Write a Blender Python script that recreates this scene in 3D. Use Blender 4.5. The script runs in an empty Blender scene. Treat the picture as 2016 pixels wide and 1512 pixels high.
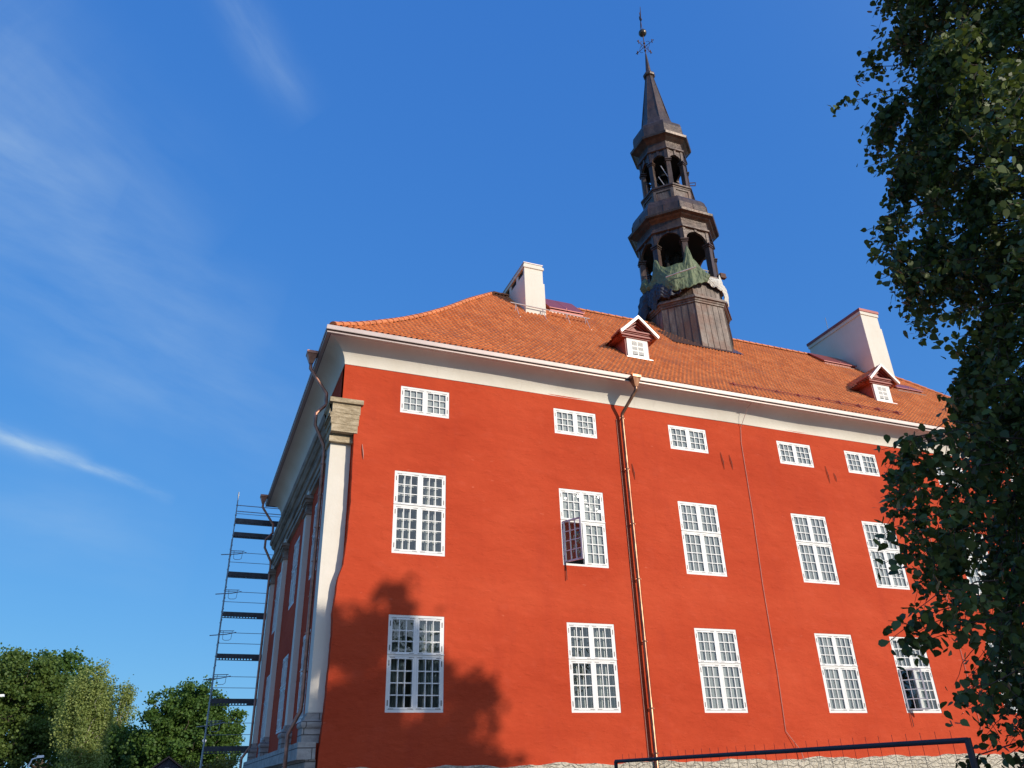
import bpy, math, random
import numpy as np
from mathutils import Vector, Matrix
R = math.radians
rng = np.random.default_rng(7)
random.seed(7)
scene = bpy.context.scene
COL = scene.collection

# ------------------------------------------------------------ camera
cam_d = bpy.data.cameras.new("camera"); cam = bpy.data.objects.new("camera", cam_d); COL.objects.link(cam)
cam_d.sensor_width = 36.0; cam_d.lens = 36.0 * 1533.45 / 2016.0; cam_d.clip_end = 3000; cam_d.clip_start = 0.05
_rt = Vector((0.92961488, -0.36746951, -0.02797033)); _up = Vector((-0.14381243, -0.43159655, 0.89052928)); _f = Vector((0.33931426, 0.82382679, 0.45406525))
M = Matrix.Identity(4)
for i in range(3):
    M[i][0] = _rt[i]; M[i][1] = _up[i]; M[i][2] = -_f[i]
CAM = Vector((-3.3244, -21.715, 1.6)); M.translation = CAM
cam.matrix_world = M
scene.camera = cam

# ------------------------------------------------------------ sun
SUN = Vector((0.57, -1.0, 0.43)).normalized()
ELEV = math.asin(SUN.z); ROT = math.atan2(SUN.x, SUN.y)
sd = bpy.data.lights.new("sun", 'SUN'); sd.energy = 4.1; sd.angle = R(0.53); sd.color = (1.0, 0.90, 0.76)
so = bpy.data.objects.new("sun", sd); COL.objects.link(so)
so.rotation_euler = (-SUN).to_track_quat('-Z', 'Y').to_euler(); so.location = (20, -60, 60)

# ------------------------------------------------------------ view
scene.view_settings.view_transform = 'Standard'; scene.view_settings.look = 'None'
scene.view_settings.exposure = 0.0; scene.view_settings.gamma = 1.0
scene.render.engine = 'CYCLES'
scene.cycles.max_bounces = 8; scene.cycles.transparent_max_bounces = 12; scene.cycles.caustics_reflective = False; scene.cycles.caustics_refractive = False

# ------------------------------------------------------------ node helper
class NT:
    def __init__(s, tree): s.t = tree; s.n = tree.nodes; s.l = tree.links
    def new(s, typ, **kw):
        n = s.n.new(typ)
        for k, v in kw.items():
            if k.startswith('i_'):
                key = k[2:]
                key = int(key) if key.isdigit() else key
                n.inputs[key].default_value = v
            else: setattr(n, k, v)
        return n
    def link(s, a, b): s.l.new(a, b)
    def math(s, op, a, b=None, c=None, clamp=False):
        n = s.n.new('ShaderNodeMath'); n.operation = op; n.use_clamp = clamp
        for i, v in enumerate((a, b, c)):
            if v is None: continue
            if isinstance(v, (int, float)): n.inputs[i].default_value = v
            else: s.l.new(v, n.inputs[i])
        return n.outputs[0]
    def mix(s, fac, a, b, mode='MIX'):
        n = s.n.new('ShaderNodeMix'); n.data_type = 'RGBA'; n.blend_type = mode
        for idx, v in ((0, fac), (6, a), (7, b)):
            if isinstance(v, (int, float)): n.inputs[idx].default_value = v
            elif isinstance(v, tuple): n.inputs[idx].default_value = (*v, 1) if len(v) == 3 else v
            else: s.l.new(v, n.inputs[idx])
        return n.outputs[2]
    def ramp(s, fac, stops):
        n = s.n.new('ShaderNodeValToRGB'); s.l.new(fac, n.inputs[0])
        els = n.color_ramp.elements
        while len(els) < len(stops): els.new(0.5)
        for e, (p, c) in zip(els, stops):
            e.position = p; e.color = (*c, 1) if isinstance(c, tuple) else (c, c, c, 1)
        return n.outputs[0]
    def noise(s, vec, scale, detail=4, rough=0.5, out=0):
        n = s.n.new('ShaderNodeTexNoise'); n.inputs['Scale'].default_value = scale; n.inputs['Detail'].default_value = detail
        n.inputs['Roughness'].default_value = rough
        if vec is not None: s.l.new(vec, n.inputs['Vector'])
        return n.outputs[out]
    def mapping(s, vec, scale=(1, 1, 1), loc=(0, 0, 0), rot=(0, 0, 0)):
        n = s.n.new('ShaderNodeMapping'); s.l.new(vec, n.inputs[0]); n.inputs[1].default_value = loc; n.inputs[2].default_value = rot; n.inputs[3].default_value = scale
        return n.outputs[0]

# ------------------------------------------------------------ world
w = bpy.data.worlds.new("World"); scene.world = w; w.use_nodes = True
nt = NT(w.node_tree)
bg = w.node_tree.nodes['Background']
sky = nt.new('ShaderNodeTexSky'); sky.sky_type = 'NISHITA'; sky.sun_disc = False
sky.sun_elevation = ELEV; sky.sun_rotation = ROT; sky.altitude = 30; sky.air_density = 1.0; sky.dust_density = 0.35; sky.ozone_density = 2.2
tc = nt.new('ShaderNodeTexCoord'); dirv = tc.outputs['Generated']
hs = nt.new('ShaderNodeHueSaturation'); hs.inputs['Saturation'].default_value = 1.26; hs.inputs['Value'].default_value = 1.0
nt.link(sky.outputs[0], hs.inputs['Color'])
sp_ = nt.new('ShaderNodeSeparateColor'); nt.link(hs.outputs[0], sp_.inputs[0]); cb_ = nt.new('ShaderNodeCombineColor')
for i_, (pw_, sc_) in enumerate(((.5, .81), (.45, 1.845), (.25, 4.44))):
    nt.link(nt.math('MULTIPLY', nt.math('POWER', nt.math('MAXIMUM', sp_.outputs[i_], 0.0001), pw_), sc_), cb_.inputs[i_])
tint = cb_.outputs[0]
# cirrus wisps, fixed in the sky by their direction
def wisp(a, b, width, stren, sc, seed, soft=0.25):
    a = Vector(a).normalized(); b = Vector(b).normalized()
    mid = (a + b).normalized(); tan = (b - a).normalized(); nrm = mid.cross(tan).normalized(); half = (b - a).length / 2
    def dot(v):
        n = nt.new('ShaderNodeVectorMath', operation='DOT_PRODUCT'); nt.link(dirv, n.inputs[0]); n.inputs[1].default_value = v; return n.outputs['Value']
    cmb = nt.new('ShaderNodeCombineXYZ'); dn = dot(nrm); dt = dot(tan)
    nt.link(dn, cmb.inputs[0]); nt.link(dt, cmb.inputs[1])
    warp = nt.noise(nt.mapping(cmb.outputs[0], (3, 3, 1), (seed, seed * 2.3, 0)), 2.0, 3)
    dn2 = nt.math('ADD', dn, nt.math('MULTIPLY', nt.math('SUBTRACT', warp, 0.5), width * 2.2))
    g = nt.math('EXPONENT', nt.math('MULTIPLY', nt.math('POWER', nt.math('DIVIDE', nt.math('ABSOLUTE', dn2), width), 2), -1))
    e = nt.math('SUBTRACT', 1.0, nt.math('DIVIDE', nt.math('ABSOLUTE', dt), half * 1.15), clamp=True)
    e = nt.math('POWER', e, 0.6)
    nz = nt.noise(nt.mapping(cmb.outputs[0], (sc * 4, sc, 1), (seed * 3.1, seed, 0)), 1.0, 6, 0.6)
    nz = nt.math('MULTIPLY_ADD', nz, 2.0, -0.55, clamp=True)
    return nt.math('MULTIPLY', nt.math('MULTIPLY', g, e), nt.math('MULTIPLY', nz, stren))
D_ = [
    ((-0.250, 0.906, 0.354), (-0.052, 0.950, 0.307), 0.0055, 0.75, 14, 1.3),
    ((-0.28, 0.903, 0.363), (-0.14, 0.934, 0.330), 0.011, 0.75, 10, 4.3),
    ((-0.10, 0.60, 0.79), (0.036, 0.705, 0.708), 0.022, 0.30, 5, 2.1),
    ((-0.36, 0.66, 0.69), (-0.06, 0.82, 0.58), 0.075, 0.22, 4, 3.7),
    ((-0.34, 0.74, 0.60), (-0.16, 0.80, 0.585), 0.032, 0.42, 5, 5.9),
    ((-0.30, 0.82, 0.50), (0.12, 0.92, 0.40), 0.085, 0.27, 4, 7.7),
    ((-0.26, 0.93, 0.27), (-0.02, 0.97, 0.24), 0.05, 0.22, 4, 9.2),
    ((-0.42, 0.74, 0.54), (-0.24, 0.62, 0.76), 0.09, 0.28, 4, 11.2),
    ((-0.36, 0.80, 0.56), (0.02, 0.86, 0.52), 0.05, 0.22, 6, 14.9),
]
tot = None
for a, b, wd, st, sc, sdv in D_:
    v = wisp(a, b, wd, st, sc, sdv)
    tot = v if tot is None else nt.math('ADD', tot, v)
tot = nt.math('MINIMUM', tot, 0.85)
col = nt.mix(tot, tint, (4.4, 5.9, 7.3))
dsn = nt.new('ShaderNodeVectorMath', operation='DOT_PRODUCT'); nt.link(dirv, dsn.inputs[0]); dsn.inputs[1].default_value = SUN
fill_glow = nt.math('MULTIPLY', nt.math('POWER', nt.math('MAXIMUM', dsn.outputs['Value'], 0.0), 2.5), 0.42)  # sky glow round the sun, added out of view to fill the shadows
col = nt.mix(fill_glow, col, (13.0, 12.6, 12.4))
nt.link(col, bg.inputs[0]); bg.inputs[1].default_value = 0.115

# ------------------------------------------------------------ materials
def mat(name, build):
    m = bpy.data.materials.new(name); m.use_nodes = True
    t = NT(m.node_tree); b = m.node_tree.nodes['Principled BSDF']; build(t, b); return m
def objco(t):
    n = t.new('ShaderNodeTexCoord'); return n.outputs['Object']
def geo(t):
    n = t.new('ShaderNodeNewGeometry'); return n.outputs['Position']
def bump(t, b, h, strength, dist):
    n = t.new('ShaderNodeBump'); n.inputs['Strength'].default_value = strength; n.inputs['Distance'].default_value = dist
    t.link(h, n.inputs['Height']); t.link(n.outputs[0], b.inputs['Normal'])
def simple(name, c, rough=0.5, metal=0.0, var=0.15, scale=6.0, bmp=0.0, bscale=40.0, spec=0.5):
    def f(t, b):
        p = geo(t); n = t.noise(p, scale, 5, 0.6)
        lo = tuple(x * (1 - var) for x in c); hi = tuple(min(1, x * (1 + var)) for x in c)
        t.link(t.ramp(n, [(0.3, lo), (0.7, hi)]), b.inputs['Base Color'])
        b.inputs['Roughness'].default_value = rough; b.inputs['Metallic'].default_value = metal
        b.inputs['Specular IOR Level'].default_value = spec
        if bmp: bump(t, b, t.noise(p, bscale, 4, 0.6), 1.0, bmp)
    return mat(name, f)

def m_red(t, b):
    p = geo(t)
    n1 = t.noise(t.mapping(p, (0.22, 0.22, 0.4)), 1.0, 7, 0.62)
    n2 = t.noise(t.mapping(p, (1.6, 1.6, 3.0)), 1.0, 5, 0.6)
    n3 = t.noise(t.mapping(p, (1.3, 1.3, 0.22)), 1.0, 4, 0.65)
    c = t.ramp(n1, [(0.28, (0.42, 0.047, 0.017)), (0.5, (0.49, 0.062, 0.023)), (0.72, (0.56, 0.081, 0.032))])
    c = t.mix(t.ramp(n2, [(0.55, 0.0), (0.85, 0.35)]), c, (0.60, 0.105, 0.055))
    c = t.mix(t.ramp(n3, [(0.54, 0.0), (0.80, 0.4)]), c, (0.36, 0.042, 0.022))
    sp = t.noise(t.mapping(p, (3.0, 3.0, 7.0), (4, 1, 7)), 1.0, 3, 0.5)
    c = t.mix(t.ramp(sp, [(0.70, 0.0), (0.76, 0.5)]), c, (0.62, 0.15, 0.085))
    t.link(c, b.inputs['Base Color']); b.inputs['Roughness'].default_value = 0.92; b.inputs['Specular IOR Level'].default_value = 0.15
    h1 = t.noise(t.mapping(p, (1.3, 1.3, 2.6)), 1.0, 6, 0.55)
    h2 = t.ramp(t.noise(t.mapping(p, (2.6, 2.6, 5.5), (3, 1, 2), (0, R(14), 0)), 1.0, 5, 0.6), [(0.55, 0.0), (0.75, 1.0)])
    h3 = t.noise(p, 60, 3, 0.6)
    h = t.math('ADD', t.math('MULTIPLY', h1, 0.055), t.math('MULTIPLY', h2, 0.008))
    h = t.math('ADD', h, t.math('MULTIPLY', h3, 0.0015))
    bump(t, b, h, 1.0, 1.0)
M_RED = mat('red_plaster', m_red)
def m_cream(t, b):
    p = geo(t); n = t.noise(t.mapping(p, (0.7, 0.7, 0.5)), 1.0, 5, 0.6)
    c = t.ramp(n, [(0.3, (0.70, 0.64, 0.54)), (0.7, (0.78, 0.73, 0.64))])
    st = t.noise(t.mapping(p, (5, 5, 0.6)), 1.0, 4, 0.6)
    c = t.mix(t.ramp(st, [(0.62, 0.0), (0.8, 0.35)]), c, (0.55, 0.47, 0.38))
    t.link(c, b.inputs['Base Color']); b.inputs['Roughness'].default_value = 0.9; b.inputs['Specular IOR Level'].default_value = 0.15
    bump(t, b, t.noise(p, 3, 4, 0.55), 1.0, 0.012)
M_CREAM = mat('cream_plaster', m_cream)
def m_stone(t, b):
    p = geo(t); n = t.noise(t.mapping(p, (2, 2, 9)), 1.0, 6, 0.65); n2 = t.noise(p, 14, 5, 0.7)
    c = t.ramp(n, [(0.3, (0.25, 0.19, 0.115)), (0.55, (0.50, 0.40, 0.265)), (0.75, (0.64, 0.54, 0.39))])
    c = t.mix(t.ramp(n2, [(0.5, 0.0), (0.75, 0.6)]), c, (0.25, 0.18, 0.11))
    t.link(c, b.inputs['Base Color']); b.inputs['Roughness'].default_value = 0.95; b.inputs['Specular IOR Level'].default_value = 0.1
    bump(t, b, t.math('ADD', n, t.math('MULTIPLY', n2, 0.5)), 1.0, 0.05)
M_STONE = mat('limestone', m_stone)
def m_stone2(t, b):
    p = geo(t); n = t.noise(t.mapping(p, (2, 2, 6)), 1.0, 6, 0.65); n2 = t.noise(p, 14, 5, 0.7)
    c = t.ramp(n, [(0.3, (0.30, 0.28, 0.26)), (0.7, (0.50, 0.47, 0.43))])
    br = t.new('ShaderNodeTexBrick'); 
    cm = t.new('ShaderNodeCombineXYZ'); sx = t.new('ShaderNodeSeparateXYZ'); t.link(p, sx.inputs[0])
    t.link(t.math('ADD', sx.outputs[0], sx.outputs[1]), cm.inputs[0]); t.link(sx.outputs[2], cm.inputs[1]); t.link(cm.outputs[0], br.inputs['Vector'])
    br.inputs['Scale'].default_value = 1.0; br.inputs['Brick Width'].default_value = 0.8; br.inputs['Row Height'].default_value = 0.31; br.inputs['Mortar Size'].default_value = 0.012
    c = t.mix(br.outputs['Fac'], c, (0.13, 0.12, 0.11))
    c = t.mix(t.ramp(n2, [(0.5, 0.0), (0.8, 0.4)]), c, (0.2, 0.17, 0.15))
    t.link(c, b.inputs['Base Color']); b.inputs['Roughness'].default_value = 0.95; b.inputs['Specular IOR Level'].default_value = 0.1
    bump(t, b, t.math('ADD', n, t.math('MULTIPLY', br.outputs['Fac'], -0.6)), 1.0, 0.03)
M_ASHLAR = mat('grey_ashlar', m_stone2)
def m_entab(t, b):
    p = geo(t); n = t.noise(t.mapping(p, (2, 0.7, 6)), 1.0, 6, 0.65)
    c = t.ramp(n, [(0.3, (0.13, 0.105, 0.085)), (0.5, (0.30, 0.25, 0.20)), (0.75, (0.46, 0.39, 0.31))])
    t.link(c, b.inputs['Base Color']); b.inputs['Roughness'].default_value = 0.95; b.inputs['Specular IOR Level'].default_value = 0.1
    bump(t, b, n, 1.0, 0.03)
M_ENT = mat('weathered_stone', m_entab)
def m_rubble(t, b):
    p = geo(t); v = t.new('ShaderNodeTexVoronoi'); v.feature = 'DISTANCE_TO_EDGE'; wpn = t.new('ShaderNodeVectorMath', operation='MULTIPLY_ADD'); t.link(t.noise(p, 3, 3, .6, 1), wpn.inputs[0]); wpn.inputs[1].default_value = (.35, .35, .25); t.link(p, wpn.inputs[2]); t.link(t.mapping(wpn.outputs[0], (2.6, 2.6, 9)), v.inputs['Vector']); v.inputs['Scale'].default_value = 1.0
    n = t.noise(p, 9, 6, 0.7)
    c = t.ramp(n, [(0.3, (0.42, 0.37, 0.28)), (0.7, (0.74, 0.67, 0.54))])
    c = t.mix(t.math('MULTIPLY', t.ramp(v.outputs[0], [(0.0, 0.6), (0.07, 0.0)]), t.ramp(t.noise(p, 2.3, 3, 0.6), [(0.45, 0.0), (0.6, 1.0)])), c, (0.16, 0.13, 0.10))
    c = t.mix(t.ramp(t.noise(p, 26, 4, 0.7), [(0.55, 0.0), (0.7, 0.55)]), c, (0.25, 0.21, 0.16))
    t.link(c, b.inputs['Base Color']); b.inputs['Roughness'].default_value = 0.95
    bump(t, b, t.math('ADD', n, t.math('MULTIPLY', t.ramp(v.outputs[0], [(0.0, 0.0), (0.15, 1.0)]), 0.5)), 1.0, 0.06)
M_RUBBLE = mat('rubble_masonry', m_rubble)
def m_tile(t, b):
    uv = t.new('ShaderNodeUVMap').outputs[0]
    fl = t.new('ShaderNodeVectorMath', operation='FLOOR'); t.link(uv, fl.inputs[0])
    wn = t.new('ShaderNodeTexWhiteNoise'); wn.noise_dimensions = '2D'; t.link(fl.outputs[0], wn.inputs['Vector'])
    p = geo(t)
    c = t.ramp(wn.outputs['Value'], [(0.0, (0.54, 0.165, 0.054)), (0.3, (0.63, 0.205, 0.065)), (0.7, (0.71, 0.25, 0.082)), (1.0, (0.76, 0.285, 0.10))])
    pn = t.noise(t.mapping(fl.outputs[0], (0.11, 0.22, 1)), 1.0, 3, 0.6)
    pw = t.math('MULTIPLY', t.ramp(pn, [(0.52, 0.0), (0.66, 1.0)]), t.ramp(wn.outputs['Value'], [(0.35, 0.0), (0.6, 0.55)]))
    c = t.mix(pw, c, (0.34, 0.11, 0.07))
    n = t.noise(p, 5, 5, 0.7)
    c = t.mix(t.ramp(n, [(0.5, 0.0), (0.8, 0.28)]), c, (0.38, 0.12, 0.05))
    t.link(c, b.inputs['Base Color']); b.inputs['Roughness'].default_value = 0.78; b.inputs['Specular IOR Level'].default_value = 0.3
    bump(t, b, t.noise(p, 30, 3, 0.6), 1.0, 0.006)
M_TILE = mat('clay_pantile', m_tile)
M_RIDGE = simple('clay_ridge_tile', (0.60, 0.20, 0.075), 0.8, var=0.3, scale=3)
M_FLASH = simple('brown_eaves_sheet', (0.52, 0.42, 0.38), 0.42, metal=0.25, var=0.08, scale=2)
M_GUTTER = simple('dark_brown_gutter', (0.10, 0.055, 0.045), 0.35, metal=0.3, var=0.15, scale=3)
M_PALEM = simple('pale_sheet_metal', (0.54, 0.47, 0.46), 0.4, metal=0.3, var=0.06)
def m_copper(t, b):
    p = geo(t); n = t.noise(t.mapping(p, (6, 6, 2)), 1.0, 5, 0.65)
    t.link(t.ramp(n, [(0.3, (0.13, 0.055, 0.036)), (0.5, (0.27, 0.13, 0.078)), (0.7, (0.42, 0.23, 0.14))]), b.inputs['Base Color'])
    b.inputs['Metallic'].default_value = 0.85; b.inputs['Roughness'].default_value = 0.38
M_COPPER = mat('tarnished_copper', m_copper)
def m_towercu(t, b):
    p = geo(t); n = t.noise(t.mapping(p, (2.5, 2.5, 0.8)), 1.0, 6, 0.65); n2 = t.noise(p, 1.3, 4, 0.6)
    c = t.ramp(n, [(0.28, (0.030, 0.020, 0.017)), (0.5, (0.066, 0.043, 0.034)), (0.75, (0.125, 0.086, 0.067))])
    c = t.mix(t.ramp(n2, [(0.5, 0.0), (0.7, 0.5)]), c, (0.13, 0.062, 0.038))
    st = t.noise(t.mapping(p, (9, 9, 0.4)), 1.0, 4, 0.6)
    c = t.mix(t.ramp(st, [(0.60, 0.0), (0.78, 0.5)]), c, (0.22, 0.18, 0.15))
    t.link(c, b.inputs['Base Color']); b.inputs['Metallic'].default_value = 0.25; b.inputs['Roughness'].default_value = 0.42
    bump(t, b, t.noise(p, 5, 4, 0.6), 1.0, 0.02)
M_TCU = mat('aged_brown_copper', m_towercu)
def m_shaft(t, b):
    p = geo(t); n = t.noise(t.mapping(p, (5, 5, 0.7)), 1.0, 6, 0.65); n2 = t.noise(p, 0.9, 4, 0.6)
    c = t.ramp(n, [(0.28, (0.05, 0.035, 0.028)), (0.5, (0.125, 0.090, 0.072)), (0.75, (0.25, 0.205, 0.175))])
    c = t.mix(t.ramp(n2, [(0.5, 0.0), (0.62, 0.7)]), c, (0.125, 0.055, 0.032))
    t.link(c, b.inputs['Base Color']); b.inputs['Metallic'].default_value = 0.15; b.inputs['Roughness'].default_value = 0.55
    bump(t, b, t.noise(p, 5, 4, 0.6), 1.0, 0.02)
M_SHAFT = mat('weathered_sheet_copper', m_shaft)
M_WHITE = simple('white_window_paint', (0.76, 0.75, 0.725), 0.5, var=0.03, scale=3)
M_WHITE2 = simple('white_shutter_paint', (0.80, 0.79, 0.75), 0.55, var=0.05, scale=8)
M_HINGE = simple('dark_hinge', (0.10, 0.09, 0.09), 0.5, metal=0.6)
M_REDW = simple('dark_red_painted_wood', (0.30, 0.060, 0.042), 0.5, var=0.15, scale=5)
M_REDM = simple('red_painted_sheet', (0.28, 0.060, 0.045), 0.35, metal=0.2, var=0.12, scale=2)
M_DARK = simple('black_painted_shade', (0.01, 0.009, 0.008), 0.9)  # near-black colour painted in for shade in slots, louvres and lantern interior
M_STEEL = simple('galvanised_steel', (0.30, 0.32, 0.34), 0.45, metal=0.6, var=0.15, scale=4)
M_FENCE = simple('dark_painted_tube', (0.035, 0.026, 0.032), 0.6, metal=0.1, var=0.2, scale=8)
M_IRON = simple('rusty_iron', (0.10, 0.045, 0.03), 0.8, var=0.3, scale=20)
M_CABLE = simple('pale_cable', (0.50, 0.28, 0.22), 0.6)
M_GLOBE = simple('white_lamp_glass', (0.85, 0.85, 0.82), 0.3, var=0.02)
M_BARK = simple('grey_brown_bark', (0.11, 0.085, 0.065), 0.9, var=0.4, scale=9, bmp=0.02, bscale=14)
M_BIRCHB = simple('birch_bark', (0.42, 0.38, 0.33), 0.85, var=0.4, scale=5, bmp=0.01)
M_TWIG = simple('dark_twig', (0.05, 0.03, 0.022), 0.8, var=0.3, scale=12)
def m_glass(t, b):
    out = t.n['Material Output']; t.n.remove(b)
    tr = t.new('ShaderNodeBsdfTransparent'); tr.inputs[0].default_value = (0.90, 0.93, 0.92, 1)
    gl = t.new('ShaderNodeBsdfGlossy'); gl.inputs[0].default_value = (0.95, 0.97, 1, 1); gl.inputs['Roughness'].default_value = 0.03
    p = geo(t); bn = t.new('ShaderNodeBump'); bn.inputs['Distance'].default_value = 0.01; t.link(t.noise(p, 3.0, 2, 0.5), bn.inputs['Height']); t.link(bn.outputs[0], gl.inputs['Normal'])
    fr = t.new('ShaderNodeFresnel'); fr.inputs[0].default_value = 1.5
    fac = t.math('MULTIPLY_ADD', fr.outputs[0], 1.5, 0.05, clamp=True)
    mx = t.new('ShaderNodeMixShader'); t.link(fac, mx.inputs[0]); t.link(tr.outputs[0], mx.inputs[1]); t.link(gl.outputs[0], mx.inputs[2])
    t.link(mx.outputs[0], out.inputs[0])
M_GLASS = mat('old_window_glass', m_glass)
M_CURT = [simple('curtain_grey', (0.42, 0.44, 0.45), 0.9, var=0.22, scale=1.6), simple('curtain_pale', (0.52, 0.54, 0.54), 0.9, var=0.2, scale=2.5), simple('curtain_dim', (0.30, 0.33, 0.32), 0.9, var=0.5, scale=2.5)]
def m_tarp(t, b):
    p = geo(t); n = t.noise(p, 2.5, 5, 0.6)
    t.link(t.ramp(n, [(0.3, (0.075, 0.105, 0.048)), (0.7, (0.15, 0.185, 0.085))]), b.inputs['Base Color']); b.inputs['Roughness'].default_value = 0.55
    bump(t, b, t.noise(t.mapping(p, (7, 7, 2.0)), 1.0, 4, 0.6), 1.0, 0.08)
M_TARP = mat('green_tarpaulin', m_tarp)
M_NET = simple('white_netting', (0.62, 0.59, 0.53), 0.8, var=0.2, scale=9, bmp=0.09, bscale=7)
M_TARPD = simple('dark_blue_tarpaulin', (0.022, 0.022, 0.038), 0.5, var=0.4, scale=4, bmp=0.05, bscale=5)
M_GROUND = simple('cobbled_ground', (0.20, 0.185, 0.16), 0.95, var=0.25, scale=0.6, bmp=0.01, bscale=8)
M_GRASS = simple('meadow_ground', (0.07, 0.09, 0.035), 0.95, var=0.3, scale=0.2)
def leafmat(name, c1, c2, c3, trans=0.35):
    def f(t, b):
        g = t.new('ShaderNodeNewGeometry')
        c = t.ramp(g.outputs['Random Per Island'], [(0.0, c1), (0.55, c2), (1.0, c3)])
        cl = t.noise(g.outputs['Position'], 0.5, 3, 0.5)
        c = t.mix(t.ramp(cl, [(0.4, 0.0), (0.7, 0.4)]), c, c3)
        t.link(c, b.inputs['Base Color']); b.inputs['Roughness'].default_value = 0.55; b.inputs['Specular IOR Level'].default_value = 0.35
        tr = t.new('ShaderNodeBsdfTranslucent'); t.link(t.mix(0.5, c, (c3[0] * 1.6, c3[1] * 1.6, c3[2] * 0.8)), tr.inputs[0])
        mx = t.new('ShaderNodeMixShader'); mx.inputs[0].default_value = trans
        t.link(b.outputs[0], mx.inputs[1]); t.link(tr.outputs[0], mx.inputs[2]); t.link(mx.outputs[0], t.n['Material Output'].inputs[0])
    return mat(name, f)
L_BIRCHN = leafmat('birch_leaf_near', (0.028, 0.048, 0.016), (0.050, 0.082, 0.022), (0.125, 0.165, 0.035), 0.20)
L_LINDEN = leafmat('linden_leaf', (0.044, 0.095, 0.020), (0.074, 0.150, 0.028), (0.125, 0.205, 0.040))
L_OLIVE = leafmat('olive_leaf', (0.052, 0.098, 0.022), (0.086, 0.148, 0.030), (0.145, 0.200, 0.042))
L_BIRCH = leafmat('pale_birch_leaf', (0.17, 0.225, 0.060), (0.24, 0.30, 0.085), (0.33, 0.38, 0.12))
L_YELLOW = leafmat('yellowing_leaf', (0.08, 0.11, 0.022), (0.13, 0.15, 0.028), (0.21, 0.17, 0.035))

# ------------------------------------------------------------ mesh builder
class MB:
    def __init__(s): s.v = []; s.f = []; s.m = []; s.uv = None
    def add(s, vs, fs, m=0):
        o = len(s.v); s.v.extend([tuple(x) for x in vs]); s.f.extend([tuple(i + o for i in f) for f in fs]); s.m.extend([m] * len(fs)); return s
    def box(s, x0, x1, y0, y1, z0, z1, m=0):
        v = [(x0, y0, z0), (x1, y0, z0), (x1, y1, z0), (x0, y1, z0), (x0, y0, z1), (x1, y0, z1), (x1, y1, z1), (x0, y1, z1)]
        return s.add(v, [(0, 3, 2, 1), (4, 5, 6, 7), (0, 1, 5, 4), (1, 2, 6, 5), (2, 3, 7, 6), (3, 0, 4, 7)], m)
    def tube(s, pts, r, n=8, m=0, caps=True):
        pts = [Vector(p) for p in pts]; rr = r if isinstance(r, (list, tuple)) else [r] * len(pts)
        vs = []; prev = None
        for i, p in enumerate(pts):
            if i == 0: d = pts[1] - p
            elif i == len(pts) - 1: d = p - pts[i - 1]
            else: d = (pts[i + 1] - p).normalized() + (p - pts[i - 1]).normalized()
            d.normalize()
            if prev is None:
                a = Vector((0, 0, 1)) if abs(d.z) < 0.9 else Vector((1, 0, 0)); u = d.cross(a).normalized()
            else: u = (prev - d * prev.dot(d)).normalized()
            prev = u; v = d.cross(u)
            for k in range(n):
                t = 2 * math.pi * k / n; vs.append(p + (u * math.cos(t) + v * math.sin(t)) * rr[i])
        fs = [(i * n + k, i * n + (k + 1) % n, (i + 1) * n + (k + 1) % n, (i + 1) * n + k) for i in range(len(pts) - 1) for k in range(n)]
        if caps: fs += [tuple(range(n))[::-1], tuple((len(pts) - 1) * n + k for k in range(n))]
        return s.add(vs, fs, m)
    def rings(s, rings, m=0, closed=True, cap0=False, cap1=False):
        n = len(rings[0]); vs = [p for r in rings for p in r]; fs = []
        rg = n if closed else n - 1
        for i in range(len(rings) - 1):
            for k in range(rg): fs.append((i * n + k, i * n + (k + 1) % n, (i + 1) * n + (k + 1) % n, (i + 1) * n + k))
        if cap0: fs.append(tuple(range(n))[::-1])
        if cap1: fs.append(tuple((len(rings) - 1) * n + k for k in range(n)))
        return s.add(vs, fs, m)
    def extr(s, poly, p2v, t0, t1, m=0):   # polygon in 2D mapped to 3D by p2v(a,b,t), extruded t0..t1
        n = len(poly); vs = [p2v(a, b, t0) for a, b in poly] + [p2v(a, b, t1) for a, b in poly]
        return s.add(vs, [tuple(range(n)), tuple(range(2 * n - 1, n - 1, -1))] + [(k, (k + 1) % n, n + (k + 1) % n, n + k) for k in range(n)], m)
    def build(s, name, mats, parent=None, smooth=False, loc=None):
        me = bpy.data.meshes.new(name); me.from_pydata(s.v, [], s.f)
        mats = mats if isinstance(mats, (list, tuple)) else [mats]
        for q in mats: me.materials.append(q)
        me.polygons.foreach_set('material_index', s.m)
        if smooth: me.polygons.foreach_set('use_smooth', [True] * len(s.f))
        me.update()
        import bmesh
        if 1 < len(s.f) < 30000:
            bm = bmesh.new(); bm.from_mesh(me); bmesh.ops.recalc_face_normals(bm, faces=bm.faces); bm.to_mesh(me); bm.free()
        o = bpy.data.objects.new(name, me); COL.objects.link(o)
        if parent is not None: o.parent = parent
        if loc: o.location = loc
        return o
def tag(o, label=None, cat=None, group=None, kind=None):
    if label: o['label'] = label
    if cat: o['category'] = cat
    if group: o['group'] = group
    if kind: o['kind'] = kind
    return o
def empty(name, loc, label, cat, group=None):
    o = bpy.data.objects.new(name, None); COL.objects.link(o); o.location = loc; o.empty_display_size = 0.3
    return tag(o, label, cat, group)
def copy_tree(o, parent=None):
    c = o.copy(); COL.objects.link(c)
    if parent is not None: c.parent = parent
    for ch in list(o.children): copy_tree(ch, c)
    return c

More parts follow.
